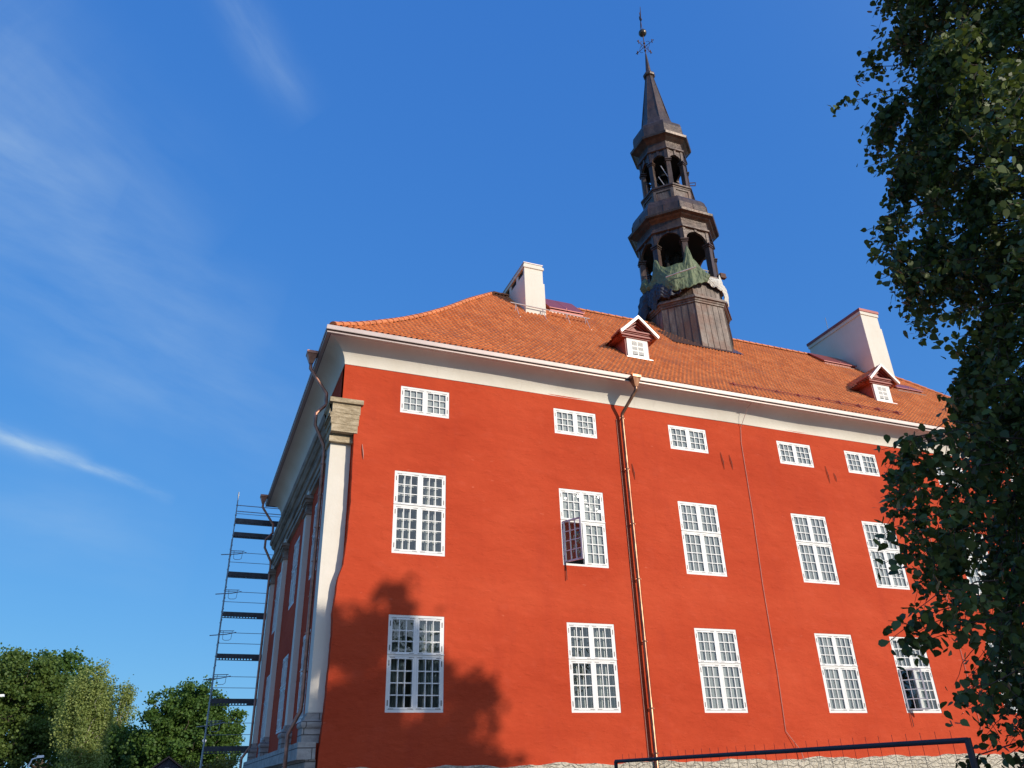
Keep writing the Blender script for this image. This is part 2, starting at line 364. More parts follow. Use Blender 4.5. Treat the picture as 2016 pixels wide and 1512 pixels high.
# ------------------------------------------------------------ ground
GZ = -0.27
g = MB(); g.add([(-1500, -1500, GZ), (1500, -1500, GZ), (1500, 1500, GZ), (-1500, 1500, GZ)], [(0, 1, 2, 3)]); o = g.build('ground', M_GRASS); tag(o, kind='structure', label='grassy ground around the town hall')
g = MB(); g.add([(-40, -45, GZ + .004), (60, -45, GZ + .004), (60, 60, GZ + .004), (-40, 60, GZ + .004)], [(0, 1, 2, 3)]); o = g.build('pavement', M_GROUND); tag(o, kind='structure', label='stone paved square around the town hall')

# ------------------------------------------------------------ town hall
LEN = 38.9; DEP = 16.24; ZR = 13.36; RIDGE = 22.85; HY = DEP / 2
hall = empty('town_hall', (0, 0, GZ), 'large old town hall with red plaster walls, orange tiled roof and dark spired tower', 'building')
def part(mb, name, mats, smooth=False, parent=None):
    o = mb.build(name, mats, None, smooth)
    if parent is None: o.parent = hall; o.location = (0, 0, -GZ)
    else: o.parent = parent
    return o
COLX = [1.727, 7.147, 11.638, 16.443, 19.773, 24.5, 28.9, 33.6]
ATTX = [1.81, 7.12, 11.646, 16.443, 19.73, 24.5, 28.9, 33.6]
WW = 1.6
ROWS = [('low', 3.29, 5.80), ('mid', 7.52, 10.03), ('attic', 11.97, 12.90)]
# edge of the side wall near the corner (uneven plaster)
EDGE = [(1.98, .10), (2.27, .10), (3.32, .17), (4.3, .20), (5.2, .22), (5.8, .20), (6.34, .24), (6.7, .27), (7.1, .38), (7.62, .43), (8.28, .45), (8.96, .47), (9.8, .45), (10.9, .43), (11.9, .43), (12.0, .43), (12.13, .43), (12.14, 0.0), (ZR + .05, 0.0)]
def edge(z): return float(np.interp(z, [e[0] for e in EDGE], [e[1] for e in EDGE]))
wall = MB()
def wall_with_holes(mb, u0, u1, z0, z1, holes, P, depth=0.14):
    us = sorted({u0, u1, *[h[0] for h in holes], *[h[1] for h in holes]}); zs = sorted({z0, z1, *[h[2] for h in holes], *[h[3] for h in holes]})
    for i in range(len(us) - 1):
        for j in range(len(zs) - 1):
            a, b, c, d = us[i], us[i + 1], zs[j], zs[j + 1]
            if any(h[0] <= a + 1e-6 and b <= h[1] + 1e-6 and h[2] <= c + 1e-6 and d <= h[3] + 1e-6 for h in holes): continue
            mb.add([P(a, 0, c), P(b, 0, c), P(b, 0, d), P(a, 0, d)], [(0, 1, 2, 3)])
    for a, b, c, d in holes:
        for q in ([(a, c), (b, c)], [(b, c), (b, d)], [(b, d), (a, d)], [(a, d), (a, c)]):
            (p, r), (s_, t_) = q; mb.add([P(p, 0, r), P(s_, 0, t_), P(s_, depth, t_), P(p, depth, r)], [(0, 1, 2, 3)])
holes = []
for k, z0, z1 in ROWS:
    for x in (ATTX if k == 'attic' else COLX): holes.append((x, x + WW, z0, z1))
wall_with_holes(wall, 0.9, LEN, 1.9, ZR + .05, holes, lambda u, d, z: (u, d, z))
zz = sorted({*[e[0] for e in EDGE], *np.arange(2.0, 12.0, 0.15).round(3)}); zz[0] = 1.9
jit = {z: (0.004 * math.sin(z * 7.3) + 0.004 * math.sin(z * 17 + 1) if z < 12 else 0) for z in zz}
for a, b in zip(zz[:-1], zz[1:]):
    ea, eb = edge(a) + jit[a], edge(b) + jit[b]
    wall.add([(ea, 0, a), (0.9, 0, a), (0.9, 0, b), (eb, 0, b)], [(0, 1, 2, 3)])
    wall.add([(ea, 0, a), (eb, 0, b), (eb, 0.32, b), (ea, 0.32, a)], [(0, 1, 2, 3)])
wall.add([(0.5, 0, 12.135), (0, 0, 12.135), (0, .32, 12.135), (.5, .32, 12.135)], [(0, 1, 2, 3)])
# recessed strip behind the pier and the front wall
wall.add([(-.02, .315, 1.9), (0.6, .315, 1.9), (0.6, .315, 12.2), (-.02, .315, 12.2)], [(0, 1, 2, 3)])
FWY = [(2.55, 4.15), (7.55, 9.2), (13.0, 14.7)]
fh = [(a, b, z0, z1) for (a, b) in FWY for k, z0, z1 in ROWS[:2]]
wall_with_holes(wall, 0.3, DEP, 1.9, ZR + .05, fh, lambda u, d, z: (d, u, z))
wall.add([(0, 0, 12.14), (0, .3, 12.14), (0, .3, ZR + .05), (0, 0, ZR + .05)], [(0, 1, 2, 3)])
wall.add([(LEN, 0, 1.9), (LEN, DEP, 1.9), (LEN, DEP, ZR), (LEN, 0, ZR)], [(0, 1, 2, 3)])
wall.add([(0, DEP, 1.9), (LEN, DEP, 1.9), (LEN, DEP, ZR), (0, DEP, ZR)], [(0, 1, 2, 3)])
part(wall, 'wall', M_RED)

# sweep of a profile round the rectangular building
def rect_ring(x0, x1, y0, y1, prof, nsub=1, jitter=None):
    C = [(x0, y0, -1, -1), (x1, y0, 1, -1), (x1, y1, 1, 1), (x0, y1, -1, 1)]
    rings = []
    for i, (o_, z) in enumerate(prof):
        ring = []
        for k in range(4):
            a = C[k]; b = C[(k + 1) % 4]
            for s_ in range(nsub):
                t = s_ / nsub; x = (a[0] + a[2] * o_) * (1 - t) + (b[0] + b[2] * o_) * t; y = (a[1] + a[3] * o_) * (1 - t) + (b[1] + b[3] * o_) * t
                j = jitter(k, t, i) if jitter else 0
                nx, ny = ((0, -1), (1, 0), (0, 1), (-1, 0))[k]
                ring.append((x + nx * j, y + ny * j, z))
        rings.append(ring)
    return rings
cove = []
for i in range(19):
    t = i / 18 * math.pi / 2
    cove.append((0.015 + 0.615 * (1 - math.cos(t)) ** 1.0, 13.36 + 0.64 * math.sin(t) ** 1.0))
c = MB()
def cj(k, t, i):
    if t == 0 or k != 0: return 0
    e = math.sin(min(1, i / 6) * math.pi / 2) * (1 - i / 18)
    return 0.035 * e * (math.sin(t * 23) + 0.6 * math.sin(t * 51 + 1)) * min(1, 12 * t)
c.rings(rect_ring(0, LEN, 0, DEP, [(-.05, 13.36)] + cove, 64, cj))
part(c, 'cornice', M_CREAM, smooth=False)
gt = MB()
gt.rings(rect_ring(0, LEN, 0, DEP, [(.60, 13.995), (.725, 13.995), (.725, 14.05), (.69, 14.06), (.69, 14.09), (.745, 14.10)]), 0)
gt.rings(rect_ring(0, LEN, 0, DEP, [(.62, 13.985), (.728, 13.985), (.735, 14.0), (.735, 14.018)]), 1)
gt.rings(rect_ring(0, LEN, 0, DEP, [(.70, 14.085), (.752, 14.09), (.758, 14.11), (.745, 14.245), (.58, 14.29)]), 2)
part(gt, 'gutter', [M_GUTTER, M_FLASH, M_FLASH])

# ------------------------------------------------------------ roof
PR = [(-.62, 14.27), (0.3, 14.98), (1.24, 15.80), (2.28, 16.74), (3.45, 17.88), (4.77, 19.26), (6.31, 20.98), (HY, RIDGE)]
py = np.array([p[0] for p in PR]); pz = np.array([p[1] for p in PR])
def prof(y): return float(np.interp(y, py, pz))
yy = np.linspace(py[0], py[-1], 400); zzp = np.interp(yy, py, pz)
kk = np.array([0.25, 0.5, 0.25])
arc = np.concatenate([[0], np.cumsum(np.hypot(np.diff(yy), np.diff(zzp)))])
TW, TC = 0.186, 0.31
def roof_face(mb, uvl, length, mapf, ns=7, full=True):
    nc = int(arc[-1] / TC); tc_ = arc[-1] / nc
    rows = []
    for cidx in range(nc):
        for fr in ((0.0, 0.5, 0.985) if full else (0.0, .985)):
            s_ = (cidx + fr) * tc_; y = np.interp(s_, arc, yy); z = np.interp(s_, arc, zzp)
            dy = np.interp(s_ + .1, arc, yy) - np.interp(s_ - .1, arc, yy); dz = np.interp(s_ + .1, arc, zzp) - np.interp(s_ - .1, arc, zzp)
            if s_ < .1 or s_ > arc[-1] - .1: dy, dz = 1, 0.95
            L_ = math.hypot(dy, dz); rows.append((y, z, -dz / L_, dy / L_, cidx, fr))
    nu = int((length + 1.3) / TW) * ns; u = -0.65 + np.arange(nu + 1) * TW / ns
    V = []; UV = []
    for (y, z, ny, nz, ci, fr) in rows:
        jx = 0.0
        x = np.clip(u, max(y, -.66), length - max(y, -.66)) if True else u
        ph = (u / TW) % 1.0
        wv = np.where(ph < 0.62, np.sin(ph / 0.62 * math.pi) * 0.046, -np.sin((ph - .62) / .38 * math.pi) * 0.018)
        tid = np.floor(u / TW); rn = np.sin(tid * 12.9898 + ci * 78.233) * 43758.5453; rn = rn - np.floor(rn)
        h = wv + 0.042 * (1 - fr) + 0.006 * (rn - .5) + 0.035 * math.sin(ci * .35) * np.sin(u * .45) * .5
        V.append(np.stack([x, y + ny * h, z + nz * h], 1)); UV.append(np.stack([u / TW + .001, np.full_like(u, ci + min(fr, .98) + .005)], 1))
    V = np.concatenate(V); UV = np.concatenate(UV); n = nu + 1
    fs = []; base = len(mb.v)
    xs = V[:, 0].reshape(-1, n)
    for r in range(len(rows) - 1):
        a = xs[r]; b = xs[r + 1]
        keep = (np.abs(a[1:] - a[:-1]) > 1e-5) | (np.abs(b[1:] - b[:-1]) > 1e-5)
        for k in np.nonzero(keep)[0]: fs.append((r * n + k, r * n + k + 1, (r + 1) * n + k + 1, (r + 1) * n + k))
    mb.add([mapf(*p) for p in V], fs); uvl.append(UV)
rf = MB(); uvl = []
roof_face(rf, uvl, LEN, lambda x, y, z: (x, y, z))
roof_face(rf, uvl, DEP, lambda x, y, z: (y, DEP - x, z), 3, False)
roof_face(rf, uvl, LEN, lambda x, y, z: (LEN - x, DEP - y, z), 2, False)
roof_face(rf, uvl, DEP, lambda x, y, z: (LEN - y, x, z), 2, False)
me = bpy.data.meshes.new('roof'); me.from_pydata(rf.v, [], rf.f); me.materials.append(M_TILE)
UVa = np.concatenate(uvl); li = np.zeros(len(me.loops), dtype=np.int32); me.loops.foreach_get('vertex_index', li)
# use the lower-left corner of each quad's tile for all four corners
uvlay = me.uv_layers.new(name='UVMap'); arr = UVa[li].reshape(-1, 4, 2).copy(); arr[:, :, 0] = np.floor(arr[:, :1, 0]) + .5; arr[:, :, 1] = np.floor(arr[:, :1, 1]) + .5
uvlay.data.foreach_set('uv', arr.reshape(-1).astype(np.float32)); me.update()
roof = bpy.data.objects.new('roof', me); COL.objects.link(roof); roof.parent = hall; roof.location = (0, 0, -GZ)
def barrel(mb, pts, r, seg=0.42, start=0.0):
    P_ = [Vector(p) for p in pts]; d = [0]
    for a, b in zip(P_[:-1], P_[1:]): d.append(d[-1] + (b - a).length)
    def at_(s):
        s = max(0, min(d[-1], s))
        for i in range(len(d) - 1):
            if s <= d[i + 1] + 1e-9: return P_[i].lerp(P_[i + 1], (s - d[i]) / max(1e-9, d[i + 1] - d[i]))
        return P_[-1]
    s = start
    while s < d[-1] - .05:
        a, b = at_(s), at_(s + seg * 1.08); t = (b - a).normalized(); side = t.cross(Vector((0, 0, 1))).normalized(); up = side.cross(t)
        rings = []
        for q, rad in ((a, r * 1.12), (b, r * 0.9)):
            rings.append([q + side * math.cos(th) * rad + up * math.sin(th) * rad * .85 for th in np.linspace(-.3, math.pi + .3, 9)])
        mb.rings(rings, closed=False); mb.add(rings[0], [tuple(range(9))]); s += seg
rt_ = MB()
hp = [(y, prof(y)) for y in np.linspace(-.55, HY, 24)]
for mp in (lambda y: (y, y), lambda y: (LEN - y, y), lambda y: (y, DEP - y), lambda y: (LEN - y, DEP - y)):
    barrel(rt_, [(*mp(y), z + .03) for y, z in hp], .13)
barrel(rt_, [(HY, HY, RIDGE + .03), (LEN - HY, HY, RIDGE + .03)], .13)
part(rt_, 'ridge_tiles', M_RIDGE, parent=roof)

# ------------------------------------------------------------ windows
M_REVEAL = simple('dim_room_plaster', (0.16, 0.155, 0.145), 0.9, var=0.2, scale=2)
def bars(mb, x0, x1, z0, z1, y0, y1, nx, nz, stile, bar, m=0):
    mb.box(x0, x0 + stile, y0, y1, z0, z1, m); mb.box(x1 - stile, x1, y0, y1, z0, z1, m)
    mb.box(x0 + stile, x1 - stile, y0, y1, z0, z0 + stile, m); mb.box(x0 + stile, x1 - stile, y0, y1, z1 - stile, z1, m)
    iw = x1 - x0 - 2 * stile; ih = z1 - z0 - 2 * stile
    for i in range(1, nx):
        c_ = x0 + stile + iw * i / nx; mb.box(c_ - bar / 2, c_ + bar / 2, y0 + .006, y1 - .003, z0 + stile, z1 - stile, m)
    for j in range(1, nz):
        c_ = z0 + stile + ih * j / nz; mb.box(x0 + stile, x1 - stile, y0 + .009, y1 - .006, c_ - bar / 2, c_ + bar / 2, m)
def make_window(h, rows, open_angle=None, curtain=0, inner=True):
    """rows: list of (z0,z1,nz) ; local origin = lower left corner on wall face, y into wall"""
    W = WW; fr = .066; mul = .062
    f = MB()
    f.box(0, fr, .012, .13, 0, h); f.box(W - fr, W, .012, .13, 0, h); f.box(fr, W - fr, .012, .13, 0, fr); f.box(fr, W - fr, .012, .13, h - fr, h)
    f.box(W / 2 - mul / 2, W / 2 + mul / 2, .016, .128, fr, h - fr)
    for (a, b, n) in rows[1:]: f.box(fr, W / 2 - mul / 2, .014, .126, a - .07, a); f.box(W / 2 + mul / 2, W - fr, .014, .126, a - .07, a); f.box(0, W, -.012, .03, a - .012, a + .008)
    fo = f.build('window', [M_WHITE])
    for ri, (a, b, n) in enumerate(rows):
        for sx in (0, 1):
            x0 = fr + .002 if sx == 0 else W / 2 + mul / 2 + .002; x1 = W / 2 - mul / 2 - .002 if sx == 0 else W - fr - .002
            s_ = MB(); hg = MB(); ww = x1 - x0
            bars(s_, 0, ww, a, b, -.022, .022, 3, n, .052, .026)
            hx = 0 if sx == 0 else ww
            for hz in (a + .16, b - .16): s_.box(hx - .02 if sx == 0 else hx - .004, hx + .004 if sx == 0 else hx + .02, -.030, -.0235, hz - .07, hz + .07, 1)
            for hz in (a + .012, b - .022): 
                s_.box(.02, .16, -.026, -.0225, hz, hz + .012, 1); s_.box(ww - .16, ww - .02, -.026, -.0225, hz, hz + .012, 1)
            so_ = s_.build('sash', [M_WHITE, M_HINGE], fo); so_.location = (x0, .036, 0)
            gl = MB(); gl.add([(.05, .008, a + .05), (ww - .05, .008, a + .05), (ww - .05, .008, b - .05), (.05, .008, b - .05)], [(0, 1, 2, 3)])
            go = gl.build('pane', M_GLASS, fo); go.location = (x0, .036, 0)
            if open_angle and ri == 0 and sx == 0:
                so_.location = (x0, -.0, 0); so_.rotation_euler = (0, 0, -open_angle); go.location = (x0, 0, 0); go.rotation_euler = (0, 0, -open_angle)
    op = (fr, W / 2, rows[0][0], rows[0][1]) if open_angle else None
    if curtain == 2:
        i_ = MB()
        for (a, b, n) in rows:
            if not (op and a == rows[0][0]): bars(i_, fr, W / 2 - .03, a, b, .15, .18, 3, n, .05, .022)
            bars(i_, W / 2 + .03, W - fr, a, b, .15, .18, 3, n, .05, .022)
        i_.build('inner_frame', M_WHITE, fo)
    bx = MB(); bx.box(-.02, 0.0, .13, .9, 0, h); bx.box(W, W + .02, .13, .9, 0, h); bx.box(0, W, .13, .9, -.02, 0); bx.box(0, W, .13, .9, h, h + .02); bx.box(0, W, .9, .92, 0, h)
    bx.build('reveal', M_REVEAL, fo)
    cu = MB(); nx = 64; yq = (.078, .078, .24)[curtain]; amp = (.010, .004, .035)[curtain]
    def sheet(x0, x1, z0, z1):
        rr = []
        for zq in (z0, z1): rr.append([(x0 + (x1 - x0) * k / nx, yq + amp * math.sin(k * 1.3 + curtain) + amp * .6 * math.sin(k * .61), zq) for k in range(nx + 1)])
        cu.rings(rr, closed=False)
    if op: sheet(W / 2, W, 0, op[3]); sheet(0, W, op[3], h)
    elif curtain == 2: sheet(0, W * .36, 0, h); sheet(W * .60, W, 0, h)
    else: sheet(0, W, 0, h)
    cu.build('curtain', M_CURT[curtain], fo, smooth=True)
    return fo
TALL = [(.075, 1.40, 4), (1.475, 2.435, 3)]; ATT = [(.075, .855, 3)]
protos = {}
def place(kind, loc, rotz=0.0, cur=0, ang=None):
    key = (kind, cur, ang)
    if key not in protos:
        o = make_window(2.51 if kind == 'tall' else .93, TALL if kind == 'tall' else ATT, ang, cur, True); protos[key] = o
    else: o = copy_tree(protos[key])
    o.parent = hall; o.location = (loc[0], loc[1], loc[2] - GZ); o.rotation_euler = (0, 0, rotz); o['group'] = 'white casement windows'
    return o
curL = [2, 2, 0, 0, 2, 0, 2, 0]; curM = [2, 1, 0, 0, 1, 0, 1, 0]; curA = [1, 1, 0, 0, 0, 1, 0, 0]
for i, x in enumerate(COLX):
    place('tall', (x, 0, 3.29), 0, curL[i], 0.80 if i == 4 else None)
    place('tall', (x, 0, 7.52), 0, curM[i], 1.07 if i == 1 else None)
for i, x in enumerate(ATTX): place('attic', (x, 0, 11.97), 0, curA[i])
for i, (a, b) in enumerate(FWY):
    place('tall', (0, b - .02, 3.29), -math.pi / 2, 0); place('tall', (0, b - .02, 7.52), -math.pi / 2, 1)

# ------------------------------------------------------------ corner pier, pilasters, entablature, plinth
def pilaster(x0, x1, y0, y1, corner):
    p = MB(); p.box(x0, x1, y0, y1, 3.30, 10.80)
    o = p.build('pilaster', M_CREAM); o.parent = hall; o.location = (0, 0, -GZ)
    cp = MB()
    if corner:
        for (a, b, c_, z0, z1) in ((.10, .12, -.13, 11.98, 12.125), (.0, .05, -.055, 11.66, 11.98), (.05, .03, -.045, 11.5, 11.66), (.015, .02, -.04, 11.3, 11.5), (-.015, -.0, -.03, 11.06, 11.3)):
            lft = -.28 - a; rgt = .52 + b
            cp.box(lft, rgt, c_ + .0, y1 + a, z0, z1)
        cp.box(x0 + .02, .46, .20, y1, 10.98, 11.062); cp.box(x0 - .07, .44, .16, y1 + .02, 10.80, 10.985)
        cp.extr([(-.38, 11.985), (-.28, 11.9), (-.28, 11.6), (-.38, 11.55), (-.3, 11.985)], lambda a, b, t: (a, t, b), .03, .9)
    else:
        for d, z0, z1 in ((.14, 10.48, 10.60), (.08, 10.36, 10.48), (.03, 10.30, 10.36), (.006, 10.02, 10.30), (.06, 9.94, 10.02)): cp.box(x0 - d, 0.02, y0 - d, y1 + d, z0, z1)
    cp.build('capital', M_STONE if corner else M_ENT, o)
    bs = MB()
    for d, z0, z1 in ((.03, 3.22, 3.31), (.07, 3.14, 3.22)): bs.box(x0 - d, x1 + (0 if corner else 0), y0 - (0 if corner else d), y1 + d, z0, z1)
    n = 7; rings = []
    for k in range(n + 1):
        th = -math.pi / 2 + math.pi * k / n; d = .07 + .09 * math.cos(th); z = 3.04 + .10 * math.sin(th)
        y_ = y0 - (d * .5 if corner else d); xr = x1 + (.02 if corner else 0)
        rings.append([(x0 - d, y_, z), (xr, y_, z), (xr, y1 + d, z), (x0 - d, y1 + d, z)])
    bs.rings(rings, cap0=True, cap1=True)
    bs.box(x0 - .12, x1, y0 - (.03 if corner else .1), y1 + .12, 2.60, 2.94)
    bs.build('pilaster_base', M_ASHLAR, o)
    return o
pilaster(-.20, .41, .30, .90, True)
for a in (4.80, 11.05, 15.65): pilaster(-.17, .02, a, a + .52, False)
e = MB()
ep = [(0, 10.60), (.12, 10.62), (.12, 10.80), (.16, 10.81), (.16, 11.02), (.22, 11.04), (.25, 11.12), (.25, 11.17), (.08, 11.19), (.08, 11.56), (.14, 11.58), (.14, 11.66), (.20, 11.68), (.28, 11.78), (.28, 11.85), (.33, 11.87), (.37, 11.96), (.37, 12.06), (0.0, 12.12)]
rings = [[(-o_, .93, z), (-o_, DEP + .1, z)] for o_, z in ep]
e.rings([[r[0], r[1]] for r in rings], closed=False)
e.add([r[0] for r in rings], [tuple(range(len(rings)))])
part(e, 'entablature', M_ENT)
pl = MB()
pl.box(-.42, .03, .06, DEP, 2.22, 2.61)
pl.box(-.20, .06, .12, DEP, GZ, 2.22)
part(pl, 'stone_ledge', M_ASHLAR)
rb = MB(); n = 260; top = []; 
for k in range(n + 1):
    x = .12 + (LEN + .1 - .12) * k / n; top.append((x, 1.965 + .03 * math.sin(x * 2.1) + .02 * math.sin(x * 5.7 + 1) + .02 * rng.random()))
rb.rings([[(x, -.10 + .03 * rng.random(), GZ) for x, z in top], [(x, -.09 + .03 * math.sin(x * 3), z) for x, z in top], [(x, .05, z + .01) for x, z in top]], closed=False)
rb.add([(.12, -.1, GZ), (.12, .1, GZ), (.12, .1, 2.0), (.12, -.09, 1.97)], [(0, 1, 2, 3)])
part(rb, 'plinth', M_RUBBLE)

# ------------------------------------------------------------ downpipes
def downpipe(pts, r, hop=None, m=M_COPPER, clamps=(), offs=(-.03, 0)):
    p = MB(); p.tube(pts, r, 12); o = p.build('downpipe', m, None, True); o.parent = hall; o.location = (0, 0, -GZ)
    if hop:
        x, y, z = hop; h_ = MB()
        rings = [[(x + sx * a, y + sy * a, zz_) for sx, sy in ((-1, -1), (1, -1), (1, 1), (-1, 1))] for a, zz_ in ((.06, z - .32), (.075, z - .27), (.15, z - .02), (.17, z), (.17, z + .09), (.14, z + .1))]
        h_.rings(rings, cap0=True, cap1=True); h_.build('rain_hopper', m, o)
    for (x, y, z) in clamps:
        k = MB(); k.tube([(x, y, z - .02), (x, y, z + .02)], r + .012, 12); k.box(x - .012, x + .012, y + r, y + .17, z - .01, z + .01); k.box(x - r - .03, x - r, y - .01, y + .01, z - .012, z + .012); k.box(x + r, x + r + .03, y - .01, y + .01, z - .012, z + .012)
        k.build('pipe_clamp', m, o)
    return o
downpipe([(9.93, -.86, 13.85), (9.93, -.86, 13.62), (9.70, -.17, 12.98), (9.68, -.16, 12.85), (9.66, -.16, 1.2), (9.64, -.30, .9), (9.64, -.30, .1)], .062, (9.93, -.86, 14.06), M_COPPER, [(9.68, -.16, z) for z in (12.8, 10.9, 9.0, 7.2, 5.3, 3.4, 2.2)])
M_COPD = simple('brown_copper', (0.40, 0.19, 0.13), 0.42, metal=0.5, var=0.4, scale=5)
fx = -.27; fy = 1.08
downpipe([(-.93, 1.0, 13.8), (-.93, 1.0, 13.55), (-.36, 1.0, 12.75), (-.34, 1.0, 12.35), (-.62, 1.0, 12.02), (-.62, 1.0, 11.62), (fx - .02, fy, 11.0), (fx, fy, 10.85), (fx, fy, 3.7), (fx - .02, fy, 3.4), (-.56, fy, 2.85), (-.56, fy, .1)], .055, (-.93, 1.0, 14.05), M_COPD, [(fx, fy, z) for z in (10.4, 9.4, 8.4, 7.4, 6.4, 5.4, 4.4)])
fy2 = 15.75
downpipe([(-.93, fy2, 13.8), (-.93, fy2, 13.55), (-.36, fy2, 12.75), (-.34, fy2, 12.35), (-.62, fy2, 12.02), (-.62, fy2, 11.62), (fx - .02, fy2, 11.0), (fx, fy2, 10.85), (fx, fy2, 3.2), (-.56, fy2, 2.75), (-.56, fy2, .1)], .055, (-.93, fy2, 14.05), M_COPD)
# lightning conductors and wall ties
def rod(name, pts, r, m):
    p = MB(); p.tube(pts, r, 6); o = p.build(name, m); o.parent = hall; o.location = (0, 0, -GZ); return o
rod('lightning_conductor', [(15.0, -.72, 13.97), (14.98, -.45, 13.86), (14.85, -.03, 13.2), (14.76, -.025, 12.6), (14.72, -.025, 9.9), (14.62, -.025, 7.3), (14.6, -.025, 4.5), (14.53, -.025, 2.75), (14.9, -.12, 2.2), (14.95, -.15, 1.9)], .010, M_CABLE)
rod('lightning_conductor', [(23.3, -.72, 13.97), (23.25, -.45, 13.86), (23.12, -.03, 13.3), (23.12, -.025, 12.9), (23.1, -.025, 9.0), (23.0, -.025, 2.0)], .010, M_CABLE)
rod('lightning_conductor', [(9.52, -.03, 12.8), (9.52, -.03, 9), (9.50, -.03, 2)], .008, M_CABLE)
for x, z0, z1, m_ in ((.72, 10.26, 10.74, M_CABLE), (10.0, 10.62, 11.2, M_IRON), (13.78, 11.42, 12.08, M_IRON), (14.15, 11.46, 12.02, M_IRON), (18.6, 11.4, 12.1, M_IRON), (18.95, 11.5, 11.85, M_IRON)):
    a = MB(); a.tube([(x - .03, -.02, z1), (x - .01, -.035, (z0 + z1) / 2 + .08), (x + .012, -.04, (z0 + z1) / 2 - .05), (x + .03, -.015, z0)], [.006, .013, .015, .005], 6)
    o = a.build('wall_tie', m_); o.parent = hall; o.location = (0, 0, -GZ)
for x, z in ((7.22, 7.05), (19.87, 2.86)):  # dark rods added where the open sashes throw their shadow on the wall
    a = MB(); a.tube([(x, -.03, z + .55), (x, -.05, z + .2), (x, -.05, z)], .012, 6); o = a.build('sash_shadow_rod', M_IRON); o.parent = hall; o.location = (0, 0, -GZ)

# ------------------------------------------------------------ chimneys
def chimney(x0, x1, y0, y1, zt, capm, slots, zb=20.0, rod_at=None):
    c_ = MB(); c_.box(x0, x1, y0, y1, zb, zt - .62); o = c_.build('chimney', M_CREAM); o.parent = hall; o.location = (0, 0, -GZ)
    if slots:
        t = MB(); nn = 3; dy = (y1 - y0) / nn
        for k in range(nn + 1):
            yk = y0 + dy * k; a = max(y0, yk - (.12 if k else 0)); b = min(y1, yk + (.12 if k < nn else 0))
            if k == 0: b = y0 + .16
            if k == nn: a = y1 - .16
            t.box(x0, x1 - .02, a, b, zt - .62, zt - .30)
        t.box(x0 + .05, x1 - .14, y0 + .06, y1 - .06, zt - .615, zt - .305, 1); t.box(x0, x1, y0 - .001, y0 + .05, zt - .62, zt - .3)
        t.box(x1 - .13, x1 - .0, y0, y1, zt - .62, zt - .3)
        t.box(x0 - .05, x1 + .05, y0 - .05, y1 + .05, zt - .30, zt - .17); t.box(x0, x1, y0, y1, zt - .17, zt - .04)
        t.build('chimney_top', [M_CREAM, M_DARK], o)
        t = MB(); t.box(x0 - .03, x1 + .03, y0 - .03, y1 + .03, zt - .04, zt); t.build('chimney_cap', capm, o)
    else:
        t = MB(); t.box(x0, x1, y0, y1, zt - .62, zt - .36); t.box(x0 - .05, x1 + .05, y0 - .05, y1 + .05, zt - .36, zt - .16)
        t.build('chimney_top', [M_CREAM], o)
        t = MB(); t.box(x0 - .09, x1 + .09, y0 - .09, y1 + .09, zt - .16, zt); t.build('chimney_cap', capm, o)
    if rod_at: 
        t = MB(); t.tube([(rod_at[0], rod_at[1], zt - .1), (rod_at[0], rod_at[1], zt + rod_at[2])], .018, 6); t.build('lightning_rod', M_STEEL, o)
    return o
o = chimney(8.92, 9.86, 6.05, 8.75, 23.55, M_PALEM, True, 20.5, (9.35, 7.0, .5))
t = MB(); t.box(8.90, 9.90, 6.02, 8.8, 20.5, 21.05); t.box(9.86, 9.93, 6.05, 8.7, 20.5, 22.5); t.build('chimney_foot', M_CREAM, o)
o = chimney(29.75, 31.0, 5.95, 10.2, 25.2, M_REDM, False, 20.4, (29.8, 8.5, .9))
t = MB(); t.box(31.0, 31.09, 5.95, 10.1, 20.4, 24.1); t.build('chimney_foot', M_CREAM, o)

